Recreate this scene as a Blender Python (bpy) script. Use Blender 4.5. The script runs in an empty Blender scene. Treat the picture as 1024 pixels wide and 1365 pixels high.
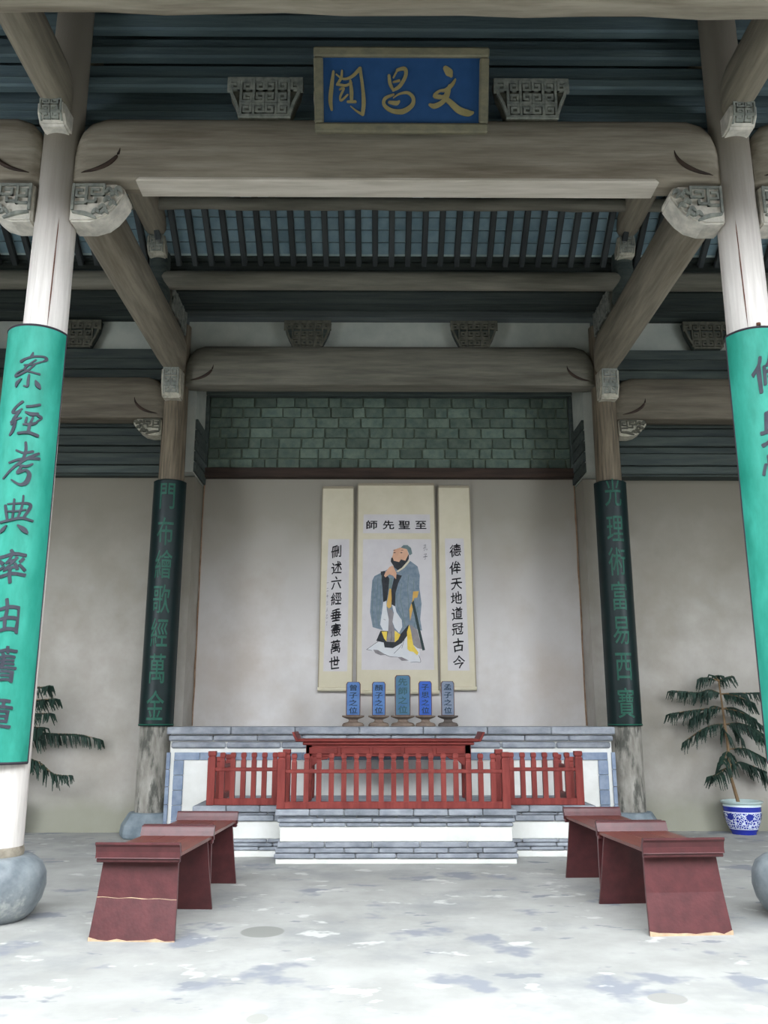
import bpy, bmesh, math, random
from mathutils import Vector, Matrix
from mathutils.geometry import tessellate_polygon
random.seed(7)
sc = bpy.context.scene
C = sc.collection

# ---------------------------------------------------------------- camera, sky, exposure
W, H, F = 1024, 1365, 1160.0
CAM = Vector((-0.18, 0.0, 1.5))
PITCH, YAW = math.radians(13.5), math.radians(-0.4)
cd = bpy.data.cameras.new('camera'); cam = bpy.data.objects.new('camera', cd); C.objects.link(cam)
cam.location = CAM
cam.rotation_euler = (math.radians(90) + PITCH, 0, YAW)
cd.sensor_fit = 'HORIZONTAL'; cd.sensor_width = 36.0; cd.lens = F / W * 36.0
cd.clip_end = 200
sc.camera = cam
Rm = cam.rotation_euler.to_matrix()

def ray(px, py):
    return Rm @ Vector(((px - W / 2) / F, -(py - H / 2) / F, -1.0))
def at(px, py, Y):
    d = ray(px, py); return CAM + d * (Y / d.y)
def zat(py, Y, px=512): return at(px, py, Y).z
def xat(px, py, Y): return at(px, py, Y).x

world = bpy.data.worlds.new('overcast_sky'); sc.world = world; world.use_nodes = True
wn = world.node_tree; bg = wn.nodes['Background']
tc = wn.nodes.new('ShaderNodeTexCoord'); sp = wn.nodes.new('ShaderNodeSeparateXYZ'); rp = wn.nodes.new('ShaderNodeValToRGB')
wn.links.new(tc.outputs['Generated'], sp.inputs[0]); wn.links.new(sp.outputs['Z'], rp.inputs[0]); wn.links.new(rp.outputs[0], bg.inputs[0])
rp.color_ramp.elements[0].position = 0.0; rp.color_ramp.elements[0].color = (0.76, 0.82, 0.88, 1)
rp.color_ramp.elements[1].position = 0.7; rp.color_ramp.elements[1].color = (0.90, 0.95, 1.0, 1)
bg.inputs[1].default_value = 10.5
vs = sc.view_settings
vs.view_transform = 'Standard'; vs.look = 'None'; vs.gamma = 1.0; vs.use_curve_mapping = False
vs.exposure = 0.2
try:
    sc.cycles.max_bounces = 10; sc.cycles.diffuse_bounces = 7; sc.cycles.glossy_bounces = 4
    sc.cycles.use_denoising = True; sc.cycles.sample_clamp_indirect = 6
except Exception: pass

# ---------------------------------------------------------------- materials
def lin(c):
    return tuple(((v / 255) / 12.92 if v / 255 <= .04045 else ((v / 255 + .055) / 1.055) ** 2.4) for v in c)
MATS = {}
def mat(name, c1, c2=None, scale=6.0, stretch=(1, 1, 1), rough=0.8, bump=0.0, bscale=None, rnd=0.0, detail=6, lo=.35, hi=.65, spec=0.3, coat=0.0, c3=None, s3=1.5, lo3=.55, hi3=.7, tr=0.0):
    m = bpy.data.materials.new(name); m.use_nodes = True; nt = m.node_tree; N = nt.nodes; L = nt.links
    b = N['Principled BSDF']; b.inputs['Roughness'].default_value = rough
    b.inputs['Specular IOR Level'].default_value = spec
    if coat: b.inputs['Coat Weight'].default_value = coat; b.inputs['Coat Roughness'].default_value = .25
    c1 = lin(c1); c2 = lin(c2) if c2 else c1
    t = N.new('ShaderNodeTexCoord'); mp = N.new('ShaderNodeMapping'); mp.inputs['Scale'].default_value = stretch
    L.new(t.outputs['Object'], mp.inputs[0])
    oi = N.new('ShaderNodeObjectInfo')
    mul = N.new('ShaderNodeVectorMath'); mul.operation = 'ADD'
    if rnd:
        sc_ = N.new('ShaderNodeMath'); sc_.operation = 'MULTIPLY'; sc_.inputs[1].default_value = 37.0
        L.new(oi.outputs['Random'], sc_.inputs[0]); L.new(sc_.outputs[0], mul.inputs[1])
    L.new(mp.outputs[0], mul.inputs[0])
    no = N.new('ShaderNodeTexNoise'); no.inputs['Scale'].default_value = scale; no.inputs['Detail'].default_value = detail
    no.inputs['Roughness'].default_value = .6
    L.new(mul.outputs[0], no.inputs['Vector'])
    r = N.new('ShaderNodeValToRGB'); r.color_ramp.elements[0].position = lo; r.color_ramp.elements[1].position = hi
    r.color_ramp.elements[0].color = (*c1, 1); r.color_ramp.elements[1].color = (*c2, 1)
    L.new(no.outputs['Fac'], r.inputs[0]); out = r.outputs[0]
    if c3:
        n3 = N.new('ShaderNodeTexNoise'); n3.inputs['Scale'].default_value = s3; n3.inputs['Detail'].default_value = 5; n3.inputs['Roughness'].default_value = .65
        L.new(mul.outputs[0], n3.inputs['Vector'])
        r3 = N.new('ShaderNodeValToRGB'); r3.color_ramp.elements[0].position = lo3; r3.color_ramp.elements[1].position = hi3
        L.new(n3.outputs['Fac'], r3.inputs[0])
        mx = N.new('ShaderNodeMix'); mx.data_type = 'RGBA'
        L.new(r3.outputs[0], mx.inputs[0]); L.new(out, mx.inputs[6]); mx.inputs[7].default_value = (*lin(c3), 1)
        out = mx.outputs[2]
    if rnd:
        hs = N.new('ShaderNodeHueSaturation'); mr = N.new('ShaderNodeMapRange')
        mr.inputs[3].default_value = 1 - rnd; mr.inputs[4].default_value = 1 + rnd
        L.new(oi.outputs['Random'], mr.inputs[0]); L.new(mr.outputs[0], hs.inputs['Value']); L.new(out, hs.inputs['Color']); out = hs.outputs[0]
    L.new(out, b.inputs['Base Color'])
    if bump:
        bn = N.new('ShaderNodeTexNoise'); bn.inputs['Scale'].default_value = bscale or scale * 2; bn.inputs['Detail'].default_value = 5
        L.new(mul.outputs[0], bn.inputs['Vector'])
        bp = N.new('ShaderNodeBump'); bp.inputs['Strength'].default_value = bump; bp.inputs['Distance'].default_value = .02
        L.new(bn.outputs['Fac'], bp.inputs['Height']); L.new(bp.outputs[0], b.inputs['Normal'])
    MATS[name] = m; return m

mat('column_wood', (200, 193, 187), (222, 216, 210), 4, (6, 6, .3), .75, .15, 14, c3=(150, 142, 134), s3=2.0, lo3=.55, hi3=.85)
mat('old_column_wood', (120, 116, 108), (164, 160, 152), 4, (2, 2, .6), .85, .5, 12, c3=(84, 84, 78), s3=2.6, lo3=.52, hi3=.62)
mat('column_upper_wood', (84, 76, 64), (128, 116, 98), 5, (6, 6, .35), .8, .25, 14)
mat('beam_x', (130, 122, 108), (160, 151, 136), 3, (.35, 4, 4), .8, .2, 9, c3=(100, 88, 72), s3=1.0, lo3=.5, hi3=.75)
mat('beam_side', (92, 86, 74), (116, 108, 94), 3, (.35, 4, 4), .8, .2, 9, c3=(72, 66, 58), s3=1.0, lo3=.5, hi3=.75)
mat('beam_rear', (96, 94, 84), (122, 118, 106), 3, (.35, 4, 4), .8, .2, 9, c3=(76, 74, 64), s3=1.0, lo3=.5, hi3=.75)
mat('painted_bounce', (176, 168, 154), (204, 196, 184), 3, (.35, 4, 4), .8, .2, 9)  # light bounced off the floor, put into the beam's underside colour
mat('beam_y', (110, 103, 90), (142, 134, 118), 3, (4, .35, 4), .8, .2, 9, c3=(98, 88, 72), s3=1.0, lo3=.52, hi3=.75)
mat('dark_wood', (50, 58, 58), (70, 77, 72), 3, (.4, 5, 5), .85, .3, 9, rnd=.3)
mat('roof_wood', (50, 54, 56), (64, 68, 68), 3, (5, .5, 5), .85, .3, 9, rnd=.25)
mat('screen_wood', (82, 98, 104), (98, 114, 116), 3, (.4, 5, 5), .8, .3, 9, rnd=.18)  # bluish haze veil painted into the timber colour
mat('darker_wood', (44, 36, 32), (66, 52, 44), 3, (.4, 5, 5), .85, .2, 9)
mat('carved_wood', (150, 146, 132), (190, 184, 168), 12, (1, 1, 1), .85, .4, 30)
mat('carved_grey', (112, 116, 112), (150, 152, 142), 12, (1, 1, 1), .85, .4, 30)
mat('carve_ground', (70, 70, 62), (98, 96, 84), 12)
mat('carved_front', (176, 172, 162), (214, 208, 196), 9, (1, 1, 1), .85, .3, 30)
mat('roof_tile', (104, 128, 138), (128, 150, 158), 5, (1, 1, 1), .85, .1, rnd=.12)
mat('mortar', (150, 170, 170), (178, 190, 188), 8)
mat('plaster', (152, 147, 138), (172, 167, 160), 1.3, (1, 1, 1), .9, .12, 7, c3=(144, 136, 124), s3=.7, lo3=.45, hi3=.8)
mat('niche_plaster', (186, 181, 177), (202, 198, 195), 1.1, (1, 1, 1), .9, .1, 5, c3=(180, 171, 162), s3=.6, lo3=.48, hi3=.7)
mat('strip_plaster', (158, 162, 154), (178, 180, 170), 2, (1, 1, 1), .9, .1, 7)
mat('grey_brick', (76, 92, 84), (100, 112, 100), 9, (1, 1, 1), .85, .2, 30, rnd=.28)
mat('brick_mortar', (120, 130, 114), (104, 116, 100), 8)
mat('step_stone', (116, 121, 129), (156, 160, 167), 7, (.6, 1, 1), .75, .2, 20, rnd=.1)
mat('white_lime', (222, 222, 218), (208, 208, 202), 3, (1, 1, 1), .9, .1, 12)
mat('cream_lime', (214, 208, 190), (232, 228, 212), 2, (1, 1, 1), .9, .1, 12)
mat('blue_tile', (112, 126, 148), (140, 152, 170), 7, (1, 1, 1), .7, .1, 20, rnd=.1)
mat('red_paint', (106, 40, 36), (130, 56, 50), 5, (3, 3, .6), .55, .15, 20)
mat('table_red', (100, 36, 32), (122, 48, 42), 5, (1, 3, 3), .5, .1, 20)
mat('maroon', (68, 32, 34), (82, 40, 42), 5, (2, .5, 2), .38, .05, 22, rnd=.06, spec=.5)
mat('maroon_top', (84, 38, 32), (110, 58, 46), 5, (3, .4, 2), .3, .1, 22, spec=.5)
mat('raw_wood', (196, 170, 140), (170, 146, 120), 12)
mat('green_board', (24, 124, 106), (50, 148, 130), 4, (1.5, 1.5, .5), .55, .08, 25, c3=(18, 114, 96), s3=3.5, lo3=.5, hi3=.8)
mat('grey_ink', (40, 44, 54), (56, 58, 68), 9, rough=.6)
mat('board_edge', (50, 44, 52))
mat('dark_board', (10, 26, 28), (14, 34, 34), 5, (1, 1, 1), .42, spec=.3)
mat('green_ink', (22, 78, 62), (28, 88, 72), 9, rough=.5)
mat('plaque_blue', (30, 68, 112), (36, 76, 122), 4, rough=.6)
mat('gilt', (134, 122, 82), (148, 136, 96), 9, rough=.5)
mat('gilt_frame', (104, 102, 86), (126, 120, 98), 14, (.5, 1, 1), .65)
mat('scroll_silk', (188, 180, 156), (198, 190, 168), 2, rough=.85)
mat('scroll_paper', (186, 181, 182), (194, 190, 190), 3, rough=.9)
mat('scroll_edge', (150, 140, 122))
mat('black_ink', (22, 22, 26))
mat('faint_ink', (96, 94, 98))
mat('robe_blue', (98, 114, 128), (122, 134, 144), 14)
mat('robe_black', (40, 42, 46), (54, 56, 60), 12)
mat('cap_grey', (92, 110, 112), (110, 124, 124), 12)
mat('paint_skin', (190, 146, 120), (204, 162, 136), 8)
mat('paint_yellow', (206, 174, 64), (214, 190, 90), 9)
mat('paint_ochre', (188, 148, 76), (196, 160, 90), 9)
mat('paint_white', (200, 200, 200), (192, 194, 198), 9)
mat('paint_grey', (122, 116, 120), (136, 132, 132), 9)
mat('paint_staff', (48, 62, 62))
mat('tablet_blue', (60, 96, 150), (84, 118, 164), 8, rough=.5)
mat('tablet_deep', (38, 76, 160), (52, 92, 170), 8, rough=.5)
mat('tablet_teal', (56, 92, 130), (72, 108, 124), 5, rough=.5)
mat('tablet_grey', (98, 112, 134), (120, 128, 142), 8, rough=.5)
mat('tablet_ink', (38, 56, 72)); mat('tablet_faded', (52, 84, 88)); mat('tablet_rim', (96, 72, 66))
mat('tablet_stand', (100, 86, 76), (126, 110, 98), 8)
mat('tablet_stand_dark', (76, 70, 66), (100, 90, 84), 8)
mat('base_stone', (92, 100, 106), (132, 139, 142), 5, (1, 1, 1), .45, .35, 9, c3=(176, 178, 174), s3=2.0, lo3=.58, hi3=.66, spec=.5)
mat('base_stone_blue', (100, 112, 120), (128, 138, 144), 5, (1, 1, 1), .7, .3, 9)
mat('trunk', (108, 86, 62), (134, 110, 82), 12, (1, 1, .3))
mat('needle', (22, 44, 38), (38, 62, 50), 20, rough=.6)
mat('court_stone', (92, 96, 92), (118, 122, 116), 3, (1, 1, 1), .9, .2, 9)
mat('gallery_wood', (66, 58, 50), (88, 78, 66), 3)
mat('soil', (60, 48, 38), (80, 64, 50), 20)
mat('celadon', (176, 196, 196), (190, 208, 206), 6, rough=.2, spec=.6)
mat('rust', (98, 62, 46)); mat('iron', (70, 60, 54))
mat('crack', (120, 92, 70), (150, 124, 100), 10)

def floor_mat():
    m = mat('concrete', (148, 148, 144), (166, 166, 162), 1.6, (1, 1, 1), .8, .12, 9, c3=(134, 136, 136), s3=1.0, lo3=.5, hi3=.72)
    nt = m.node_tree; N = nt.nodes; L = nt.links; b = N['Principled BSDF']
    src = b.inputs['Base Color'].links[0].from_socket
    t = N.new('ShaderNodeTexCoord')
    out = src
    def layer(scale, lo, hi, col, stretch, seed):
        nonlocal out
        mp = N.new('ShaderNodeMapping'); mp.inputs['Scale'].default_value = stretch; mp.inputs['Location'].default_value = (seed, seed * .7, 0)
        L.new(t.outputs['Object'], mp.inputs[0])
        n = N.new('ShaderNodeTexNoise'); n.inputs['Scale'].default_value = scale; n.inputs['Detail'].default_value = 4; n.inputs['Roughness'].default_value = .55
        L.new(mp.outputs[0], n.inputs['Vector'])
        r = N.new('ShaderNodeValToRGB'); r.color_ramp.elements[0].position = lo; r.color_ramp.elements[1].position = hi
        L.new(n.outputs['Fac'], r.inputs[0])
        mx = N.new('ShaderNodeMix'); mx.data_type = 'RGBA'; L.new(r.outputs[0], mx.inputs[0]); L.new(out, mx.inputs[6]); mx.inputs[7].default_value = (*lin(col), 1)
        out = mx.outputs[2]
    layer(1.5, .59, .65, (128, 131, 137), (1, 1.1, 1), 3.1)      # smooth grey repair patches
    layer(2.8, .62, .67, (184, 184, 180), (1, 1.3, 1), 9.4)      # pale worn patches
    layer(2.6, .64, .67, (124, 127, 132), (.8, 1.6, 1), 17.7)
    for cx, cy, rx, ry, col in ((350, 1242, 30, 8, (128, 129, 124)), (890, 1331, 27, 8, (142, 141, 136)), (343, 1358, 15, 7, (146, 146, 140))):
        d = ray(cx, cy); p = CAM + d * (-CAM.z / d.z); d2 = ray(cx + rx, cy); q = CAM + d2 * (-CAM.z / d2.z)
        d3 = ray(cx, cy + ry); q3 = CAM + d3 * (-CAM.z / d3.z)
        ax = abs(q.x - p.x); ay = abs(q3.y - p.y)
        mp = N.new('ShaderNodeMapping'); mp.vector_type = 'POINT'
        mp.inputs['Location'].default_value = (-p.x / ax, -p.y / ay, 0); mp.inputs['Scale'].default_value = (1 / ax, 1 / ay, 0)
        L.new(t.outputs['Object'], mp.inputs[0])
        ln = N.new('ShaderNodeVectorMath'); ln.operation = 'LENGTH'; L.new(mp.outputs[0], ln.inputs[0])
        r = N.new('ShaderNodeValToRGB'); r.color_ramp.elements[0].position = .92; r.color_ramp.elements[1].position = 1.0
        r.color_ramp.elements[0].color = (1, 1, 1, 1); r.color_ramp.elements[1].color = (0, 0, 0, 1)
        L.new(ln.outputs['Value'], r.inputs[0])
        mx = N.new('ShaderNodeMix'); mx.data_type = 'RGBA'; L.new(r.outputs[0], mx.inputs[0]); L.new(out, mx.inputs[6]); mx.inputs[7].default_value = (*lin(col), 1)
        out = mx.outputs[2]
    L.new(out, b.inputs['Base Color'])
floor_mat()

def wall_stain_and_shade():
    # damp band at the foot; high up, smoke brown with shade painted in
  for wn_ in ('plaster', 'niche_plaster'):
    nt = MATS[wn_].node_tree; N = nt.nodes; L = nt.links; b = N['Principled BSDF']
    out = b.inputs['Base Color'].links[0].from_socket
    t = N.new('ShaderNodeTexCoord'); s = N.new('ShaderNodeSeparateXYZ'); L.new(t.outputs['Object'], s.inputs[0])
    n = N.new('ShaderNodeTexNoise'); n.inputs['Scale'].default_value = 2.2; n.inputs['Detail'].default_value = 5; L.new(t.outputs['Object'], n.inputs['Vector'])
    ma = N.new('ShaderNodeMath'); ma.operation = 'MULTIPLY_ADD'; ma.inputs[1].default_value = .35; L.new(n.outputs['Fac'], ma.inputs[0]); L.new(s.outputs['Z'], ma.inputs[2])
    r = N.new('ShaderNodeValToRGB'); e = r.color_ramp.elements
    e[0].position = .42; e[0].color = (.75, .75, .75, 1); e[1].position = .72; e[1].color = (0, 0, 0, 1)
    L.new(ma.outputs[0], r.inputs[0])
    mx = N.new('ShaderNodeMix'); mx.data_type = 'RGBA'; L.new(r.outputs[0], mx.inputs[0]); L.new(out, mx.inputs[6]); mx.inputs[7].default_value = (*lin((140, 140, 124)), 1)
    r2 = N.new('ShaderNodeValToRGB'); e = r2.color_ramp.elements   # upper part: smoke brown and painted-in shade
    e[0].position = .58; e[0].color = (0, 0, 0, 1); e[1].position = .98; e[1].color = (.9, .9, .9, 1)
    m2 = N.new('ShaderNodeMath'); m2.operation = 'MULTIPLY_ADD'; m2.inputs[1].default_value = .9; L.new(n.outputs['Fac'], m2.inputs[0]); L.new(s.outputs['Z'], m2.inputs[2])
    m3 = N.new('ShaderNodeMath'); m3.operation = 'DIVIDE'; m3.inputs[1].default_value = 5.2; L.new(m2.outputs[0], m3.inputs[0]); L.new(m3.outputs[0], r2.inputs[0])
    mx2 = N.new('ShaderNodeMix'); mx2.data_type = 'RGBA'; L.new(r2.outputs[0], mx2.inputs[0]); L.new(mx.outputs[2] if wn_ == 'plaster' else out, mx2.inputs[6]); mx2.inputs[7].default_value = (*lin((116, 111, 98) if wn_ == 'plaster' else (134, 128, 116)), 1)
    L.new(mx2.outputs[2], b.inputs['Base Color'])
wall_stain_and_shade()

def weathering_and_eave_shade():
    # front columns bleached low down; eave shade painted into the browner upper part
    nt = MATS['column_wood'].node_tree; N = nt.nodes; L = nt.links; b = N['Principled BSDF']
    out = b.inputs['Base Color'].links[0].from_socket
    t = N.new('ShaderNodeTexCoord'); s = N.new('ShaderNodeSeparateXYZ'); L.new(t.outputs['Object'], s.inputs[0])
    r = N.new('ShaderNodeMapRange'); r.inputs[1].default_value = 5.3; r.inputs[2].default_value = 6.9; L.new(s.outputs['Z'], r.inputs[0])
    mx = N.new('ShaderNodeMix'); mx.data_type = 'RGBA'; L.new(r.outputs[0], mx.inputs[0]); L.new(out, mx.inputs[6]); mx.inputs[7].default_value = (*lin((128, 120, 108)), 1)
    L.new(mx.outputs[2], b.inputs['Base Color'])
weathering_and_eave_shade()

def pot_mat():
    m = mat('blue_white_glaze', (230, 234, 240), None, rough=.18, spec=.6)
    nt = m.node_tree; N = nt.nodes; L = nt.links; b = N['Principled BSDF']
    t = N.new('ShaderNodeTexCoord'); s = N.new('ShaderNodeSeparateXYZ'); L.new(t.outputs['Object'], s.inputs[0])
    v = N.new('ShaderNodeTexVoronoi'); v.feature = 'DISTANCE_TO_EDGE'; v.inputs['Scale'].default_value = 30; L.new(t.outputs['Object'], v.inputs['Vector'])
    r = N.new('ShaderNodeValToRGB'); r.color_ramp.interpolation = 'CONSTANT'
    blue = (*lin((34, 48, 150)), 1); white = (*lin((214, 222, 238)), 1)
    r.color_ramp.elements[0].color = white; r.color_ramp.elements[1].position = .10; r.color_ramp.elements[1].color = blue
    L.new(v.outputs['Distance'], r.inputs[0])
    rz = N.new('ShaderNodeValToRGB'); rz.color_ramp.interpolation = 'CONSTANT'; e = rz.color_ramp.elements
    # z bands over 0..0.43 m : white = use pattern, black = plain
    mr = N.new('ShaderNodeMapRange'); mr.inputs[2].default_value = .43; L.new(s.outputs['Z'], mr.inputs[0]); L.new(mr.outputs[0], rz.inputs[0])
    e[0].position = 0; e[0].color = blue; e[1].position = .16; e[1].color = white
    for p, c in ((.18, (1, 1, 1, 0)), (.66, white), (.69, blue), (.84, white)):
        x = e.new(p); x.color = c
    mx = N.new('ShaderNodeMix'); mx.data_type = 'RGBA'
    L.new(rz.outputs['Alpha'], mx.inputs[0]); L.new(r.outputs[0], mx.inputs[6]); L.new(rz.outputs[0], mx.inputs[7])
    L.new(mx.outputs[2], b.inputs['Base Color'])
pot_mat()

# ---------------------------------------------------------------- mesh helpers
class MB:
    def __init__(s): s.v = []; s.f = []
    def add(s, vs, fs):
        o = len(s.v); s.v += [Vector(v) for v in vs]; s.f += [[i + o for i in f] for f in fs]; return s
    def box(s, x0, x1, y0, y1, z0, z1):
        v = [(x, y, z) for x in (x0, x1) for y in (y0, y1) for z in (z0, z1)]
        return s.add(v, [(0, 1, 3, 2), (4, 6, 7, 5), (0, 4, 5, 1), (2, 3, 7, 6), (0, 2, 6, 4), (1, 5, 7, 3)])
    def loft(s, rings, closed=True, caps=True):
        n = len(rings[0]); o = len(s.v)
        for r in rings: s.v += [Vector(p) for p in r]
        for k in range(len(rings) - 1):
            for i in range(n if closed else n - 1):
                j = (i + 1) % n
                s.f.append([o + k * n + i, o + k * n + j, o + (k + 1) * n + j, o + (k + 1) * n + i])
        if caps:
            s.f.append([o + i for i in range(n)][::-1]); s.f.append([o + (len(rings) - 1) * n + i for i in range(n)])
        return s
    def lathe(s, prof, cx=0, cy=0, n=32, squash=1.0):
        return s.loft([[(cx + r * math.cos(2 * math.pi * i / n), cy + r * squash * math.sin(2 * math.pi * i / n), z) for i in range(n)] for r, z in prof])
    def prism(s, poly, axis, a0, a1):
        # poly: 2D points, extruded along axis; 'x': (y,z)  'y': (x,z)  'z': (x,y)
        def P(p, a):
            return {'x': (a, p[0], p[1]), 'y': (p[0], a, p[1]), 'z': (p[0], p[1], a)}[axis]
        n = len(poly); o = len(s.v)
        s.v += [Vector(P(p, a0)) for p in poly] + [Vector(P(p, a1)) for p in poly]
        tri = tessellate_polygon([[Vector((p[0], p[1], 0)) for p in poly]])
        for t in tri: s.f.append([o + i for i in t]); s.f.append([o + n + i for i in reversed(t)])
        for i in range(n): j = (i + 1) % n; s.f.append([o + i, o + j, o + n + j, o + n + i])
        return s
    def tube(s, pts, rad, n=8):
        pts = [Vector(p) for p in pts]; rings = []
        for i, p in enumerate(pts):
            t = (pts[min(i + 1, len(pts) - 1)] - pts[max(i - 1, 0)]).normalized()
            a = t.cross(Vector((0, 0, 1)) if abs(t.z) < .9 else Vector((1, 0, 0))).normalized(); b = t.cross(a)
            r = rad[i] if isinstance(rad, (list, tuple)) else rad
            rings.append([p + a * r * math.cos(2 * math.pi * k / n) + b * r * math.sin(2 * math.pi * k / n) for k in range(n)])
        return s.loft(rings)

def make(name, mb, m, parent=None, bevel=0.0, smooth=False, seg=1):
    me = bpy.data.meshes.new(name)
    off = parent_world(parent)
    me.from_pydata([v - off for v in mb.v], [], mb.f)
    bm = bmesh.new(); bm.from_mesh(me)
    bmesh.ops.recalc_face_normals(bm, faces=bm.faces)
    if bevel:
        ed = [e for e in bm.edges if len(e.link_faces) == 2 and e.calc_face_angle(0) > .5]
        bmesh.ops.bevel(bm, geom=ed, offset=bevel, segments=seg, affect='EDGES', clamp_overlap=True)
    bm.to_mesh(me); bm.free()
    if smooth:
        for p in me.polygons: p.use_smooth = True
        try: me.set_sharp_from_angle(angle=math.radians(38))
        except Exception: pass
    me.materials.append(MATS[m])
    o = bpy.data.objects.new(name, me); C.objects.link(o)
    if parent: o.parent = parent
    return o
def parent_world(p):
    v = Vector((0, 0, 0))
    while p is not None: v = v + p.location; p = p.parent
    return v
def tag(o, label=None, cat=None, group=None, kind=None):
    if label: o['label'] = label
    if cat: o['category'] = cat
    if group: o['group'] = group
    if kind: o['kind'] = kind
    return o
def thing(name, label, cat, loc, group=None):
    o = bpy.data.objects.new(name, None); C.objects.link(o); o.location = loc; o.empty_display_size = .1
    return tag(o, label, cat, group)
def struct(name, mb, m, bevel=0, smooth=False):
    return tag(make(name, mb, m, None, bevel, smooth), kind='structure')
def copy_tree(o, parent=None):
    c = o.copy(); C.objects.link(c)
    if parent: c.parent = parent
    for ch in [x for x in KIDS.get(o.name, [])]: KIDS.setdefault(c.name, []).append(copy_tree(ch, c))
    return c
KIDS = {}
def index_kids():
    KIDS.clear()
    for o in C.objects:
        if o.parent: KIDS.setdefault(o.parent.name, []).append(o)
def piece(name, me, parent, loc, label=None, rot=None):
    o = bpy.data.objects.new(name, me); C.objects.link(o); o.parent = parent; o.location = Vector(loc) - parent_world(parent)
    if rot: o.rotation_euler = rot
    if label: o['label'] = label
    return o
BOXES = {}
def box_mesh(sx, sy, sz, m, bev=.006):
    k = (round(sx, 3), round(sy, 3), round(sz, 3), m, bev)
    if k not in BOXES:
        o = make('block', MB().box(-sx / 2, sx / 2, -sy / 2, sy / 2, -sz / 2, sz / 2), m, None, bev)
        BOXES[k] = o.data; bpy.data.objects.remove(o)
    return BOXES[k]

# ---------------------------------------------------------------- writing and carving
_fc = bpy.data.curves.new('lettering', 'FONT'); _fo = bpy.data.objects.new('lettering', _fc); C.objects.link(_fo)
def glyph(ch, bold=0.0, cuts=0):
    """2D mesh of one character, centred, about 1 unit across"""
    _fc.body = ch; _fc.offset = 0; _fc.resolution_u = 3
    bpy.context.view_layer.update()
    me = bpy.data.meshes.new_from_object(_fo)
    bm = bmesh.new(); bm.from_mesh(me); bpy.data.meshes.remove(me)
    bmesh.ops.remove_doubles(bm, verts=bm.verts, dist=1e-5)
    for k in range(cuts):
        x = (k + 1) / (cuts + 1)
        bmesh.ops.bisect_plane(bm, geom=bm.verts[:] + bm.edges[:] + bm.faces[:], plane_co=(x, 0, 0), plane_no=(1, 0, 0))
    bm.verts.ensure_lookup_table()
    v = [(p.co.x - .5, p.co.y - .38) for p in bm.verts]; f = [[q.index for q in a.verts] for a in bm.faces]
    bm.free(); return v, f
def stroke(pts, caps=True):
    """brush stroke: pts (x,y,width); Catmull-Rom smoothed ribbon polygons"""
    P = []
    n = len(pts)
    for i in range(n - 1):
        p0, p1, p2, p3 = pts[max(i - 1, 0)], pts[i], pts[i + 1], pts[min(i + 2, n - 1)]
        for k in range(5):
            t = k / 5
            P.append([.5 * (2 * p1[j] + (p2[j] - p0[j]) * t + (2 * p0[j] - 5 * p1[j] + 4 * p2[j] - p3[j]) * t * t + (3 * p1[j] - p0[j] - 3 * p2[j] + p3[j]) * t ** 3) for j in range(3)])
    P.append(list(pts[-1])); v = []; f = []
    for i, p in enumerate(P):
        a = P[max(i - 1, 0)]; b = P[min(i + 1, len(P) - 1)]; dx, dy = b[0] - a[0], b[1] - a[1]; l = math.hypot(dx, dy) or 1
        w = p[2] / 2; v += [(p[0] - dy / l * w, p[1] + dx / l * w), (p[0] + dy / l * w, p[1] - dx / l * w)]
        if i: k = 2 * i; f.append([k - 2, k - 1, k + 1, k])
    out = [(v, f)]
    for p in (P[0], P[-1]):
        w = p[2] / 2
        out.append(([(p[0] + w * math.cos(a * math.pi / 4), p[1] + w * math.sin(a * math.pi / 4)) for a in range(8)], [list(range(8))]))
    return out
def line(pts, w):
    out = []
    for (x0, y0), (x1, y1) in zip(pts, pts[1:]):
        dx, dy = x1 - x0, y1 - y0; l = math.hypot(dx, dy) or 1; dx, dy = dx / l * w / 2, dy / l * w / 2
        out.append(([(x0 - dx - dy, y0 - dy + dx), (x1 + dx - dy, y1 + dy + dx), (x1 + dx + dy, y1 + dy - dx), (x0 - dx + dy, y0 - dy - dx)], [[0, 1, 2, 3]]))
    return out
def emboss(mb, vf, fn, thick):
    """fn(x,y,d) -> 3D. front faces at thick with side walls down to 0"""
    if isinstance(vf, list):
        for q in vf: emboss(mb, q, fn, thick)
        return
    mb.layer = (getattr(mb, 'layer', 0) + 1) % 23; thick = thick * (1 + mb.layer * .017)   # overlapping strokes lie on each other
    v, f = vf; o = len(mb.v); n = len(v)
    mb.v += [Vector(fn(x, y, thick)) for x, y in v] + [Vector(fn(x, y, 0)) for x, y in v]
    cnt = {}
    for a in f:
        mb.f.append([o + i for i in a])
        for i in range(len(a)):
            e = (a[i], a[(i + 1) % len(a)]); cnt[e] = cnt.get(e, 0) + 1
    for (i, j) in cnt:
        if (j, i) not in cnt: mb.f.append([o + i, o + j, o + n + j, o + n + i])
def raw(name, mb, m, parent, smooth=False):
    me = bpy.data.meshes.new(name); off = parent_world(parent)
    me.from_pydata([v - off for v in mb.v], [], mb.f); me.materials.append(MATS[m])
    o = bpy.data.objects.new(name, me); C.objects.link(o); o.parent = parent; return o
SPIRAL = [(0, 0), (0, 1), (1, 1), (1, .15), (.35, .15), (.35, .65), (.7, .65)]
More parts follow.
